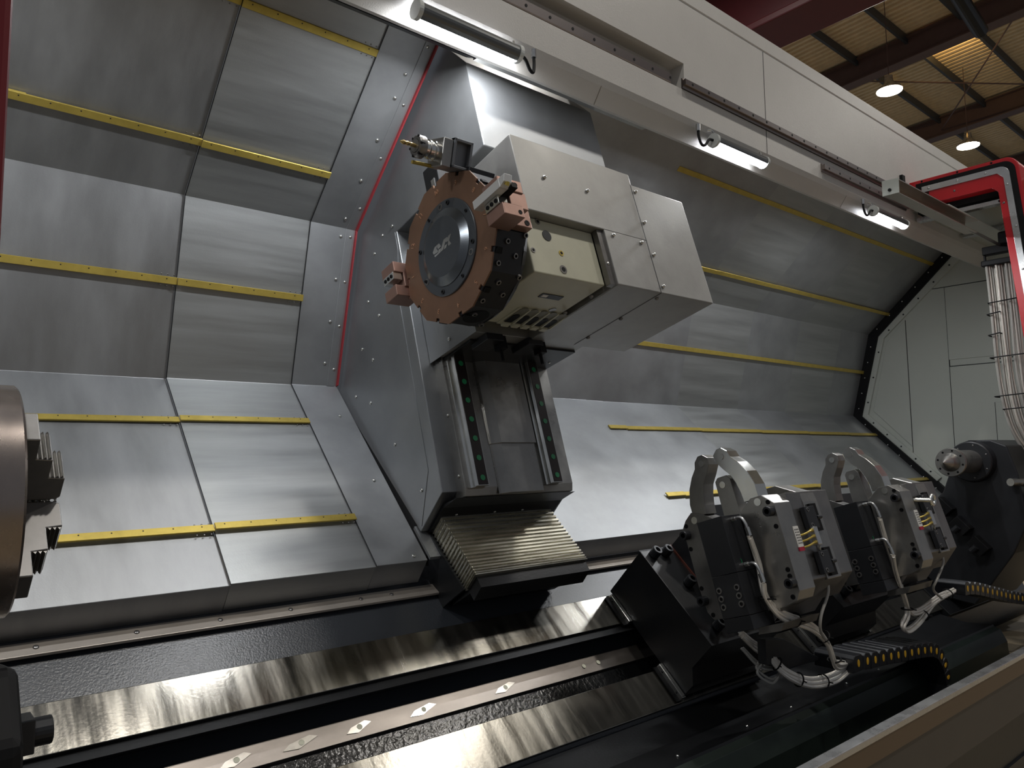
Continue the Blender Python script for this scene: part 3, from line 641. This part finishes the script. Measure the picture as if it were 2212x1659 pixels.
# operator side of the body: bracket blocks, label, distributor
for a in (-.34,-.50):
    bk = obj('clamp_block',sp([(a+.04,.745),(a+.04,.765),(a-.04,.765),(a-.04,.745)],X1+.155,X1+.225),BLACKM,SB,bevel=.002)
    for da in (.028,-.028): screw(bk,W(X1+.175,a+da,.765),B,.008,.002,m=STEELD,kind='cap')
    bm = NB(); c = W(X1+.235,a-.002,.757); cyl(bm,c,c+Vector((.03,0,0)),.007,10); obj('set_screw',bm,BLACKM,bk)
    obj('block_back',sp([(a+.05,.743),(a+.05,.755),(a-.05,.755),(a-.05,.743)],X1+.215,X1+.26),RUB,bk)
lb = obj('info_label',sp([(-.362,.744),(-.362,.7485),(-.435,.7485),(-.435,.744)],X1+.07,X1+.103),LABELW,SB)
obj('label_band',sp([(-.4355,.744),(-.4355,.7485),(-.449,.7485),(-.449,.744)],X1+.07,X1+.103),LABELR,lb)
bm = NB()
for i in range(6):
    for j in range(3): sbox(X1+.074+.0095*j,X1+.079+.0095*j,-.377-.0095*i,-.372-.0095*i,.7485,.749,bm)
obj('label_print',bm,DARKPL,lb)
bm = NB(); sbox(X1+.16,X1+.185,-.44,-.375,.75,.775,bm); ds = obj('oil_distributor',bm,ALU,SB,bevel=.003)
for i,a in enumerate((-.386,-.407,-.428)):
    bm = NB(); tube(bm,[W(X1+.165,a,.765),W(X1+.14,a-.002,.768),W(X1+.115,a-.008,.762),W(X1+.105,a-.01,.748)],.0035,8); obj('brass_pipe',bm,BRASS,ds)
    bm = NB(); cyl(bm,W(X1+.16,a,.765),W(X1+.148,a,.766),.006,8); obj('pipe_nut',bm,BRASS,ds)
for a,b in ((-.293,.602),(-.4535,.602)):
    c = W(2.36,a,b-.001); bm = NB(); cyl(bm,c,c+B*.016,.0085,6); ft = obj('hose_fitting',bm,ALU,SB)
    bm = NB(); tube(bm,[c+B*.014,c+B*.03,c+B*.042-A*.008,c+B*.05-A*.03,c+B*.05-A*.045],.0055,10); obj('elbow',bm,ALU,ft)
    bm = NB(); p0 = c+B*.05-A*.04; cyl(bm,p0,p0-A*.03+Vector((.002,0,0)),.009,12); obj('ferrule',bm,STEELB,ft)
text('4',.022,W(2.36,-.295,.6012),(1,0,0),A,GREENC,SB,name='chalk_mark'); text('3',.02,W(2.345,-.44,.6012),(1,0,0),A,GREENC,SB,name='chalk_mark')
index()
S2 = copy_tree(SB); S2.location = SB.location+Vector((1.015,0,0)); S2['label'] = 'farther self centering steady rest, beside the black tailstock'
bm = NB(); obj('chain_bracket',prism3(NB(),[(2.53,1.56,-.68),(2.66,1.56,-.70),(2.94,1.56,-.825),(2.64,1.56,-.805),(2.53,1.56,-.77)],(0,.035,0)),BLACKM,SB,bevel=.002)
c0 = W(X1+1.015+.17,-.335,.80)
pts = [c0+Vector((math.cos(2*PI*i/24)*.021,0,math.sin(2*PI*i/24)*.021)) for i in range(25)]
tube(bm,pts,.0075,10,sm=False); cyl(bm,c0+Vector((-.028,.03,.0)),c0+Vector((-.055,.06,.0)),.007,10)
cyl(bm,c0+Vector((-.021,.0,.0)),c0+Vector((-.045,.055,.0)),.009,10)
tag(obj('eye_bolt',bm,STEELB,smooth=True),'bright lifting eye bolt screwed into the farther steady rest','eye bolt')
# ================================================================ HOSES
ORD = {2:['left','right'],3:['left','middle','right'],6:['outermost','second from outside','third from outside','third from inside','second from inside','innermost']}
def hoses(path, n, spread, rad, m, labels, group, name, cat='hose', seg=8):
    out = []
    for i in range(n):
        ph = 2*PI*i/n; pts = []
        for k,p in enumerate(path):
            e = Vector((math.cos(ph+k*.25),math.sin(ph+k*.25)*.6,math.sin(ph+k*.25)))*spread*(1 if 0 < k < len(path)-1 else .7)
            pts.append(Vector(p)+e)
        bm = NB(); tube(bm,pts,rad,seg); o = obj(name,bm,m,smooth=True); tag(o,labels.replace('#',ORD[n][i]),cat,group); out.append(o)
    return out
def ties(pts, rad, group, lab):
    for p,d in pts:
        e1,e2,dd = frame(d); bm = NB(); ring_ = [Vector(p)+e1*rad*math.cos(2*PI*i/16)+e2*rad*math.sin(2*PI*i/16) for i in range(17)]
        tube(bm,ring_,.003,6,sm=False); cyl(bm,ring_[0],ring_[0]+e1*.015,.0025,6); tag(obj('cable_tie',bm,RUB),lab,'cable tie',group)
c1 = W(2.36,-.293,.651)-A*.075; c2 = W(2.36,-.4535,.651)-A*.075
p1 = [c1,(2.39,1.487,-.392),(2.382,1.46,-.497),(2.447,1.44,-.558),(2.613,1.43,-.62),(2.723,1.43,-.695),(2.777,1.43,-.779),(2.90,1.45,-.812)]
p1b = [c2,(2.372,1.452,-.50),(2.44,1.435,-.572),(2.61,1.425,-.632),(2.72,1.425,-.705),(2.775,1.43,-.79),(2.90,1.455,-.82)]
G1 = 'braided hoses of the nearer steady rest'
hoses(p1,3,.009,.0065,BRAID,'# one of braided hoses arching from upper fitting of nearer steady rest',G1,'braided_hose')
hoses(p1b,2,.007,.0065,BRAID,'# one of braided hoses leaving lower fitting of nearer steady rest',G1,'braided_hose')
pl_ = [(2.50,1.64,-.67),(2.551,1.62,-.717),(2.577,1.58,-.747),(2.597,1.52,-.805),(2.685,1.48,-.846),(2.819,1.46,-.852),(2.93,1.455,-.835)]
hoses(pl_,6,.014,.0075,BRAID,'# braided hose of thick bundle sagging below nearer steady rest',G1,'braided_hose')
hoses([(2.50,1.64,-.72),(2.56,1.60,-.79),(2.62,1.56,-.80),(2.58,1.57,-.84),(2.53,1.60,-.80),(2.57,1.60,-.77)],2,.008,.005,CABLE,'# grey cable coiled behind the hose bundle','coiled grey cables','coiled_cable','cable')
bm = NB(); tube(bm,[W(X1+.172,-.445,.765),(2.66,1.40,-.42),(2.68,1.39,-.50),(2.62,1.39,-.58),(2.63,1.40,-.64),(2.72,1.42,-.70)],.0055,8); tag(obj('grey_pipe',bm,CABLE,smooth=True),'single grey oil pipe hanging from nearer steady rest','pipe','oil pipes')
bm = NB(); tube(bm,[W(X1+1.015+.172,-.445,.765),(3.70,1.40,-.43),(3.74,1.39,-.50),(3.66,1.39,-.57),(3.66,1.41,-.62),(3.80,1.43,-.68)],.0055,8); tag(obj('grey_pipe',bm,CABLE,smooth=True),'single grey oil pipe hanging from farther steady rest','pipe','oil pipes')
d15 = Vector((1.015,0,0))
p2 = [c1+d15,(3.402,1.49,-.395),(3.469,1.47,-.578),(3.499,1.46,-.699),(3.444,1.46,-.75),(3.487,1.46,-.782),(3.611,1.46,-.765),(3.802,1.46,-.70),(4.04,1.46,-.676)]
p2b = [c2+d15,(3.41,1.462,-.52),(3.463,1.46,-.616),(3.522,1.46,-.703),(3.643,1.46,-.715),(3.858,1.46,-.686),(4.04,1.465,-.68)]
G2 = 'braided hoses of the farther steady rest'
hoses(p2,3,.009,.0065,BRAID,'# one of braided hoses looping low from farther steady rest',G2,'braided_hose')
hoses(p2b,3,.009,.0065,BRAID,'# one of braided hoses from lower fitting of farther steady rest',G2,'braided_hose')
def ties2(L_,rad,g_):
    for p,d,l in L_: ties([(p,d)],rad,g_,l)
ties2([((2.383,1.462,-.50),(0,0,-1),'black tie where nearer rest hoses leave the lower fitting'),((2.52,1.435,-.59),(1,0,-.4),'black tie at the first bend of nearer rest hoses'),((2.70,1.43,-.675),(.7,0,-.6),'black tie midway down the nearer hose arch'),((2.775,1.43,-.77),(.3,0,-1),'black tie just above nearer cable chain'),
 ((2.585,1.55,-.775),(.6,-.5,-.5),'black tie at upper left of the sagging bundle'),((2.64,1.50,-.83),(1,-.3,-.3),'black tie left of the lowest sag of bundle'),((2.76,1.47,-.852),(1,0,0),'black tie right of the lowest sag of bundle'),
 ((3.50,1.46,-.69),(0,0,-1),'black tie on the vertical hoses of farther rest'),((3.66,1.46,-.74),(1,0,.3),'black tie in the middle of farther hose loop'),((3.95,1.46,-.685),(1,0,.1),'black tie where farther hoses enter their cable chain')],.024,'black cable ties on the hoses')
# ================================================================ CABLE CHAINS
def chain(path, nm, lab, w0, w1, h):
    t = thing('cable_chain',lab,'cable chain',path[0],'black cable chains with yellow plugs')
    P = [Vector((x,0,z)) for x,_,z in path]
    for i in range(len(P)-1):
        d = (P[i+1]-P[i]).normalized(); n = Vector((-d.z,0,d.x)); 
        a = P[i]+d*.004; b = P[i+1]-d*.004; e = .012
        bm = NB(); prism3(bm,[a-n*h/2+Vector((0,w0,0)),b-n*h/2+Vector((0,w0,0)),b+n*(h/2-e)+Vector((0,w0,0)),b+n*h/2-d*e+Vector((0,w0,0)),a+n*h/2+d*e+Vector((0,w0,0)),a+n*(h/2-e)+Vector((0,w0,0))],(0,w1-w0,0))
        lk = obj('chain_link',bm,PLAST,t,bevel=.002,seg=1)
        c = (a+b)/2+Vector((0,w0-.0015,0)); bm = NB()
        m_ = [c+d*.0085*math.cos(2*PI*k/16)+n*.014*math.sin(2*PI*k/16) for k in range(16)]
        prism3(bm,m_,(0,.003,0)); obj('yellow_plug',bm,YEL,lk)
    return t
ch1 = [(2.90,0,-.812),(2.985,0,-.812),(3.05,0,-.822),(3.12,0,-.826),(3.19,0,-.832),(3.26,0,-.839),(3.325,0,-.846),(3.39,0,-.852),(3.457,0,-.858),(3.523,0,-.865),(3.59,0,-.873),(3.652,0,-.882),(3.71,0,-.905),(3.755,0,-.945),(3.785,0,-.995),(3.80,0,-1.06),(3.79,0,-1.12)]
chain(ch1,'c','black cable chain with yellow plugs curving down, nearer one',1.42,1.58,.062)
ch2 = [(4.06,0,-.668),(4.126,0,-.672),(4.192,0,-.680),(4.258,0,-.692),(4.325,0,-.706),(4.39,0,-.720),(4.458,0,-.734),(4.52,0,-.747),(4.585,0,-.760),(4.65,0,-.775),(4.71,0,-.788),(4.78,0,-.80),(4.84,0,-.812),(4.91,0,-.825),(4.98,0,-.838),(5.05,0,-.85)]
chain(ch2,'c','black cable chain with yellow plugs running right, farther one',1.42,1.56,.062)
# ================================================================ TAILSTOCK
t = thing('tailstock','black tailstock with steel quill and pointed live centre','tailstock',(5.3,1.75,-.9))
bm = NB(); lathe(bm,(4.70,ys,zs),(1,0,0),[(0,.05),(0,.078),(.004,.081),(.028,.081),(.032,.078),(.032,.055)],48); fl = obj('quill_flange',bm,STEEL,t,smooth=True)
for i in range(8):
    a_ = 2*PI*i/8+.2; screw(fl,(4.70,ys+math.cos(a_)*.066,zs+math.sin(a_)*.066),(-1,0,0),.006,.001,m=RUB,kind='cap')
for i in range(12):
    a_ = 2*PI*i/12; screw(fl,(4.697,ys+math.cos(a_)*.042,zs+math.sin(a_)*.042),(-1,0,0),.004,.001,m=RUB,kind='cap')
bm = NB(); lathe(bm,(4.595,ys,zs),(1,0,0),[(0,.0005),(.058,.036),(.0585,.0362),(.082,.038),(.10,.052),(.108,.053)],48); obj('live_centre',bm,STEEL,t,smooth=True)
bm = NB(); lathe(bm,(4.73,ys,zs),(1,0,0),[(0,.068),(.35,.068)],40); obj('quill',bm,STEEL,t,smooth=True)
bm = NB(); lathe(bm,(5.0,ys,zs),(1,0,0),[(0,.112),(.006,.118),(.05,.118),(.06,.125),(.75,.13)],48); hs = obj('barrel',bm,BLACKM,t,smooth=True)
for i in range(7): 
    a_ = 2*PI*i/7; screw(hs,(5.0,ys+math.cos(a_)*.098,zs+math.sin(a_)*.098),(-1,0,0),.005,.002,m=STEELD)
tp = [(1.79,.0),(1.80,-.10),(1.86,-.26),(1.93,-.33),(2.02,-.40),(2.17,-.60),(1.86,-.90),(1.72,-.92),(1.66,-.84),(1.50,-.60),(1.42,-.42),(1.45,-.15),(1.50,.02),(1.58,.055),(1.70,.055)]
obj('tailstock_body',px(tp,5.06,5.8),BLACKM,t,bevel=.008)
for i,(y,z) in enumerate(((1.87,-.37),(1.78,-.48),(1.69,-.59))):
    bm = NB(); tgv = Vector((0,.70,.71)); c = Vector((4.99,y,z)); nn = Vector((0,-.71,.70))
    prism3(bm,[c-tgv*.05,c+tgv*.05,c+tgv*.05+nn*.07,c-tgv*.05+nn*.07],(.07,0,0)); obj('foot_pocket',bm,RUB,t,bevel=.003)
    bm = NB(); c = c+Vector((-.005,0,0)); cyl(bm,c+nn*-.01,c+nn*.03,.018,12); obj('clamp_bolt',bm,BLACKM,t)
obj('base_plate',px([(2.16,-.62),(1.80,-.965),(1.84,-1.0),(2.20,-.64)],4.9,5.9),BLACK,t,bevel=.003)
bm = NB(); cyl(bm,(5.0,1.475,-.19),(5.14,1.435,-.195),.022,24); hd = obj('lever_hub',bm,STEEL,t)
bm = NB(); tube(bm,[(5.06,1.425,-.20),(5.08,1.40,-.26),(5.09,1.38,-.32)],.006,8); lathe(bm,(5.09,1.38,-.32),(0,-.1,-1),[(0,.006),(.008,.014),(.02,.014),(.028,.006)],16); obj('lever',bm,BLACKM,hd)
obj('side_cabinet',px([(1.42,-.24),(1.30,-.26),(1.22,-.75),(1.40,-.95)],5.2,5.9),DARKPL,t,bevel=.006)
# ================================================================ FRONT CHIP GUARDS and SILL
t = thing('chip_tray','long dark chip tray guards running along the front of bed','chip tray',(2,1.6,-1.3))
obj('rear_guard',px([(1.84,-.96),(1.70,-.985),(1.565,-.975),(1.56,-.985),(1.70,-1.0),(1.80,-1.40),(1.84,-1.40)],.2,4.85),BLACK,t)
obj('front_guard',px([(1.57,-.980),(1.53,-.995),(1.50,-1.055),(1.49,-1.20),(1.55,-1.28),(1.565,-1.28),(1.55,-1.06)],.2,4.85),BRACK,t,bevel=.002)
for i,x in enumerate((1.35,1.47,1.75,2.05,2.45,2.75,3.2,3.5,3.9)): screw(t,(x,1.60,-.976),(0,-.1,1),.006,.004)
obj('tray_floor',px([(1.50,-1.30),(1.15,-1.30),(1.15,-1.33),(1.50,-1.33)],-.5,4.85),BLACK,t)
t = thing('door_sill','brown grey door sill panel with bright top edge in front','door sill',(2,1.12,-1.6))
obj('top_rail',box(-.5,6.3,1.114,1.152,-.885,-.865),ALU,t,bevel=.002)
obj('sill_band',box(-.5,6.3,1.116,1.13,-.945,-.885),mat('sill_band','5f4d3a',.2,.4),t)  # brown of the band paints in the floor's reflection
obj('sill_panel',box(-.5,6.3,1.12,1.135,-1.10,-.945),DOORF,t)
obj('sill_toe',box(-.5,6.3,1.16,1.2,-1.6,-1.10),BLACK,t)
# ================================================================ OVERHEAD BEAM
t = thing('overhead_beam','long white overhead beam carrying the door guide rails','machine beam',(2.5,2.1,1.36))
yf = 1.898
bp_ = [(1.95,1.361),(1.909,1.42),(yf,1.445),(yf,1.563),(1.912,1.565),(1.912,1.610),(yf,1.612),(yf,1.965),(1.902,1.968),(1.902,1.974),(yf,1.977),(yf,2.045),(2.10,2.05),(2.10,1.47),(1.97,1.365)]
obj('beam_sheet',px(bp_,2.62,6.31),WHITE,t)
bp2 = [(1.95,1.361),(1.909,1.42),(yf,1.445),(yf,1.563),(1.97,1.563),(1.97,1.682),(yf,1.684),(yf,1.965),(1.902,1.968),(1.902,1.974),(yf,1.977),(yf,2.045),(2.10,2.05),(2.10,1.47),(1.97,1.365)]
obj('beam_sheet',px(bp2,-1.5,2.62),WHITE,t)
bm = NB(); box(3.268,3.272,1.8972,yf,1.445,1.965,bm); obj('sheet_joint',bm,DARKPL,t)
bm = NB(); prism3(bm,[(2.10,1.9085,1.421),(2.103,1.9085,1.421),(2.103,1.9495,1.360),(2.10,1.9495,1.360)],(0,-.0006,-.0004)); prism3(bm,[(4.10,1.9085,1.421),(4.103,1.9085,1.421),(4.103,1.9495,1.360),(4.10,1.9495,1.360)],(0,-.0006,-.0004)); obj('sheet_joint',bm,STEEL,t)
obj('top_trim',px([(2.04,1.40),(1.985,1.372),(2.20,1.565),(2.215,1.556)],-1.3,1.545),DARKPL,t)
obj('rear_rail',px([(2.00,1.372),(1.975,1.371),(1.975,1.375),(2.00,1.385)],1.545,2.45),STEELB,t)
def drail(x0,x1,zc,lab,yb=1.899,k=1.0):
    t = thing('guide_rail',lab,'guide rail',(x0,yb-.02,zc-.022),'door guide rails')
    cs = [(yb,-.022),(yb-.006,-.022),(yb-.01,-.010),(yb-.022,-.014),(yb-.024,-.012),(yb-.024,.012),(yb-.022,.014),(yb-.01,.010),(yb-.006,.022),(yb,.022)]
    cs = [(yb+(y-yb)*k,z*k) for y,z in cs]
    rl = obj('rail_body',px([(y,zc+z) for y,z in cs],x0,x1),mat('rail_oiled','8d8480',.9,.3),t)
    x = x0+.05
    while x < x1 and x < 4.9:
        bm = NB(); cyl(bm,(x,yb-.0235*k,zc),(x,yb-.0248*k,zc),.006,12); obj('rail_hole',bm,RUB,t); x += .118
drail(1.2,2.555,1.604,'upper door guide rail lying in the recess above first lamp',1.952,1.5)
drail(2.60,4.86,1.588,'long door guide rail along the middle of white beam')
drail(3.80,4.86,1.505,'shorter lower door guide rail near the red frame')
t = thing('door_track','pale steel box track with square end plate near red frame','door track',(4.5,1.8,1.45))
bp_ = [(1.80,1.518),(1.80,1.43)]
k0 = 3.7
def sc(y,z,x): return (x*y,x*z)
e = [(1.577,1.330),(1.497,1.326),(1.497,1.252),(1.577,1.252)]
obj('end_plate',px(e,3.772,3.778),WHITEG,t,bevel=.001)
obj('track_sheet',px([(1.572,1.328),(1.500,1.324),(1.500,1.319),(1.567,1.323),(1.567,1.262),(1.505,1.258),(1.505,1.254),(1.572,1.256)],3.778,4.85),mat('track_steel','b5aca2',.8,.3,var=.08),t)
bm = NB(); cyl(bm,(3.771,1.54,1.275),(3.766,1.54,1.275),.008,14); obj('plate_screw',bm,RUB,t)
obj('track_shelf',px([(1.70,1.40),(1.56,1.385),(1.56,1.38),(1.70,1.39)],4.6,5.9),WHITEG,t)
bm = NB(); cyl(bm,(4.30,1.53,1.27),(5.35,1.52,1.255),.009,10); tag(obj('track_rod',bm,STEELD),'thin grey rod running from door track to the cable hanger','rod')
# ---- tube lamps
def tube_lamp(x0,x1,aim,lab,left_cable,power=1.0):
    yc,zc = 1.868,1.370
    t = thing('tube_lamp',lab,'tube lamp',(x0,yc,zc-.02),'tube lamps under the beam')
    aim = Vector(aim).normalized(); side = Vector((1,0,0)).cross(aim)
    bm = NB(); n = 14; arc = [Vector((x0,yc,zc))+aim*.028*math.cos(a)+side*.028*math.sin(a) for a in [PI*.36+ (2*PI-PI*.72)*i/n for i in range(n+1)]]
    prism3(bm,arc,(x1-x0,0,0)); obj('lamp_housing',bm,mat('lamp_housing','6a6c6c',.6,.3),t,smooth=False)
    bm = NB(); arc = [Vector((x0+.012,yc,zc))+aim*.0278*math.cos(a)+side*.0278*math.sin(a) for a in [-PI*.35+PI*.7*i/8 for i in range(9)]]
    prism3(bm,arc,(x1-x0-.024,0,0)); obj('light_strip',bm,TUBEM,t)
    for x in (x0,x1):
        s = -1 if x == x0 else 1
        bm = NB(); cyl(bm,(x-.003*s,yc,zc),(x+.012*s,yc,zc),.031,24); obj('end_cap',bm,GLASS,t)
        bm = NB(); tube(bm,[(x,yc,zc+.02),(x-.008*s,yc+.004,zc+.035),(x-.002*s,yc+.012,zc+.05),(x+.01*s,yc+.026,zc+.055)],.0045,8); obj('clip',bm,STEELB,t)
    xs_ = x0 if left_cable else x1; s = -1 if left_cable else 1
    bm = NB(); tube(bm,[(xs_+.012*s,yc,zc),(xs_+.04*s,yc,zc-.005),(xs_+.065*s,yc+.003,zc-.035),(xs_+.085*s,yc+.008,zc-.035),(xs_+.095*s,yc+.014,zc),(xs_+.095*s,yc+.016,zc+.035)],.006,10); obj('lamp_cable',bm,RUB,t)
    bm = NB(); cyl(bm,(xs_+.095*s,yc+.016,zc+.025),(xs_+.095*s,yc+.016,zc+.055),.0095,14); obj('cable_gland',bm,ALU,t)
    area('tube_light',Vector(((x0+x1)/2,yc,zc))+aim*.0305,x1-x0-.03,.034,TUBE_W*power,aim,(.96,.985,1),t)
    bpy.data.objects[t.children[-1].name] if False else None
tube_lamp(-.34,.06,(0,.55,-.83),'tube lamp of the beam left of the picture',False,1.0)
tube_lamp(1.23,1.63,(0,.85,-.53),'nearest tube lamp seen from its dark back, above the column',False,.55)
tube_lamp(2.785,3.18,(0,.1,-1),'middle lit tube lamp under the white beam',True)
tube_lamp(4.34,4.75,(0,.1,-1),'farthest lit tube lamp under the beam near red frame',True)
# ================================================================ RED DOOR FRAME at right
t = thing('red_door_frame','red sliding door frame with aluminium inner edge at right','door frame',(4.95,1.6,-.3))
def lshape(yl,zt,yr,zb,wt,wr,rc,slope=.0):
    # inverted L: top bar from yl to yr, right bar from zt down to zb; rounded outer corner
    o = [(yl,zt)]; n = 8
    for i in range(n+1):
        a = PI/2*i/n; o.append((yr+rc-rc*math.sin(a),zt-rc+rc*math.cos(a)))
    lean = .08*(zt-zb)
    o.append((yr-lean,zb)); o.append((yr-lean+wr,zb)); o.append((yr+wr,zt-wt-.03)); o.append((yr+wr+.03,zt-wt)); o.append((yl,zt-wt))
    return o
obj('outer_bar',px(lshape(1.875,1.662,1.285,-.6,.065,.050,.07),4.88,5.05),RED,t,bevel=.004)
obj('seal_strip',px(lshape(1.835,1.640,1.302,-.6,.04,.045,.06),4.876,4.885),RUB,t)
obj('aluminium_edge',px(lshape(1.800,1.612,1.330,-.6,.036,.032,.05),4.868,4.878),ALU,t,bevel=.001)
obj('inner_bar',px(lshape(1.762,1.578,1.352,-.6,.078,.042,.03),4.874,4.95),RED,t,bevel=.002)
obj('inner_reveal',px([(1.86,1.47),(1.40,1.47),(1.38,1.50),(1.36,1.58),(1.86,1.58)],4.95,5.1),RUB,t)
obj('corner_block',box(4.85,4.95,1.85,1.885,1.505,1.60),RED,t)
for y,z in ((1.80,1.643),(1.60,1.643),(1.42,1.643)): screw(t,(4.879,y,z+.008),(-1,0,0),.006,.003,m=RUB)
for y,z in ((1.76,1.594),(1.60,1.594),(1.45,1.594),(1.345,1.50),(1.318,1.25),(1.30,1.0),(1.28,.75)): screw(t,(4.868,y,z),(-1,0,0),.007,.004,m=ALU)
for y,z in ((1.62,1.54),(1.37,1.40)): screw(t,(4.874,y,z),(-1,0,0),.007,.004,m=STEELD)
t = thing('cross_strip','pale bracket strips bridging under the door roof','bracket',(5.2,1.6,1.4))
for x,z in ((4.98,1.432),(5.75,1.47)): 
    s_ = obj('strip',box(x,x+.05,1.36,1.88,z,z+.028),ALU,t,bevel=.002)
    for y in (1.42,1.78): screw(s_,(x,y,z+.014),(-1,0,0),.008,.004,m=DARKPL)
tag(obj('canopy_sheet',px([(1.95,1.50),(.6,1.56),(.6,1.575),(1.95,1.515)],4.96,6.43),WHITEG),'pale underside sheet of the door roof behind red frame','sheet')
bm = NB(); box(4.80,4.84,1.88,1.898,1.655,1.70,bm); tag(obj('limit_switch',bm,RUB),'small black switch on beam beside the red frame','switch')
tag(obj('red_door_edge',px([(.50,2.4),(.60,2.4),(.60,-.15),(.50,-.15)],.010,.0518),DRED2,bevel=.004),'dark red door edge cutting in at far left','door edge')
tag(obj('orange_cabinet',box(7.6,8.2,1.35,1.95,1.2,2.55),mat('orange_paint','e08a1e',0,.4)),'orange cabinet top behind the red frame corner','cabinet')
# ================================================================ HANGING CABLES
t = thing('cable_hanger','black bracket holding the hanging cable bundle','cable bracket',(5.3,1.53,1.15))
obj('bracket_plate',box(5.27,5.33,1.44,1.62,1.21,1.26),RUB,t,bevel=.004); obj('bracket_top',box(5.27,5.33,1.46,1.53,1.26,1.34),RUB,t,bevel=.01)
obj('clamp_bar',box(5.25,5.35,1.45,1.625,1.135,1.17),RUB,t,bevel=.006); obj('side_leg',box(5.29,5.31,1.61,1.62,1.16,1.22),RUB,t)
for i in range(14):
    y0 = 1.60-.0105*i; ln = .06+.05*math.sin(i*2.1); xx = 5.27+.012*(i%5)
    low = random.uniform(-.02,.03)
    bm = NB(); tube(bm,[(xx,y0,1.14),(xx+.005,y0-.004,1.0),(xx,y0-.012,.78),(xx+.01,y0-.022+ln*.1,.52),(xx+.02,y0-.03,.30),(xx+.04,y0-.06,.12),(xx+.10,y0-.12,-.02+low),(xx+.22,y0-.2,-.06+low)],.0068 if i%3 else .009,8)
    tag(obj('hanging_cable',bm,BRAID if i%2 else CABLE,smooth=True),'cable hanging from black bracket at right, %s' % (['leftmost of the bundle','second from the left','third from the left','fourth from the left','fifth from the left','sixth from the left','just left of the bundle middle','just right of the bundle middle','sixth from the right','fifth from the right','fourth from the right','third from the right','second from the right','rightmost of the bundle'][i]),'cable','hanging cables at the right')
for z,y0,y1,l_ in ((.90,1.44,1.60,'topmost wide'),(.83,1.54,1.61,'upper short'),(.70,1.55,1.61,'second short'),(.56,1.40,1.61,'middle wide'),(.32,1.45,1.60,'lower'),(.24,1.38,1.56,'lowest')):
    bm = NB(); tube(bm,[(5.25,y0,z+.01),(5.25,y1,z),(5.30,y1+.005,z),(5.34,y1,z),(5.34,y0,z+.01),(5.25,y0,z+.01)],.004,6,sm=False)
    tag(obj('cable_tie',bm,RUB),l_+' black tie on the cables hanging at right','cable tie','black cable ties on hanging cables')
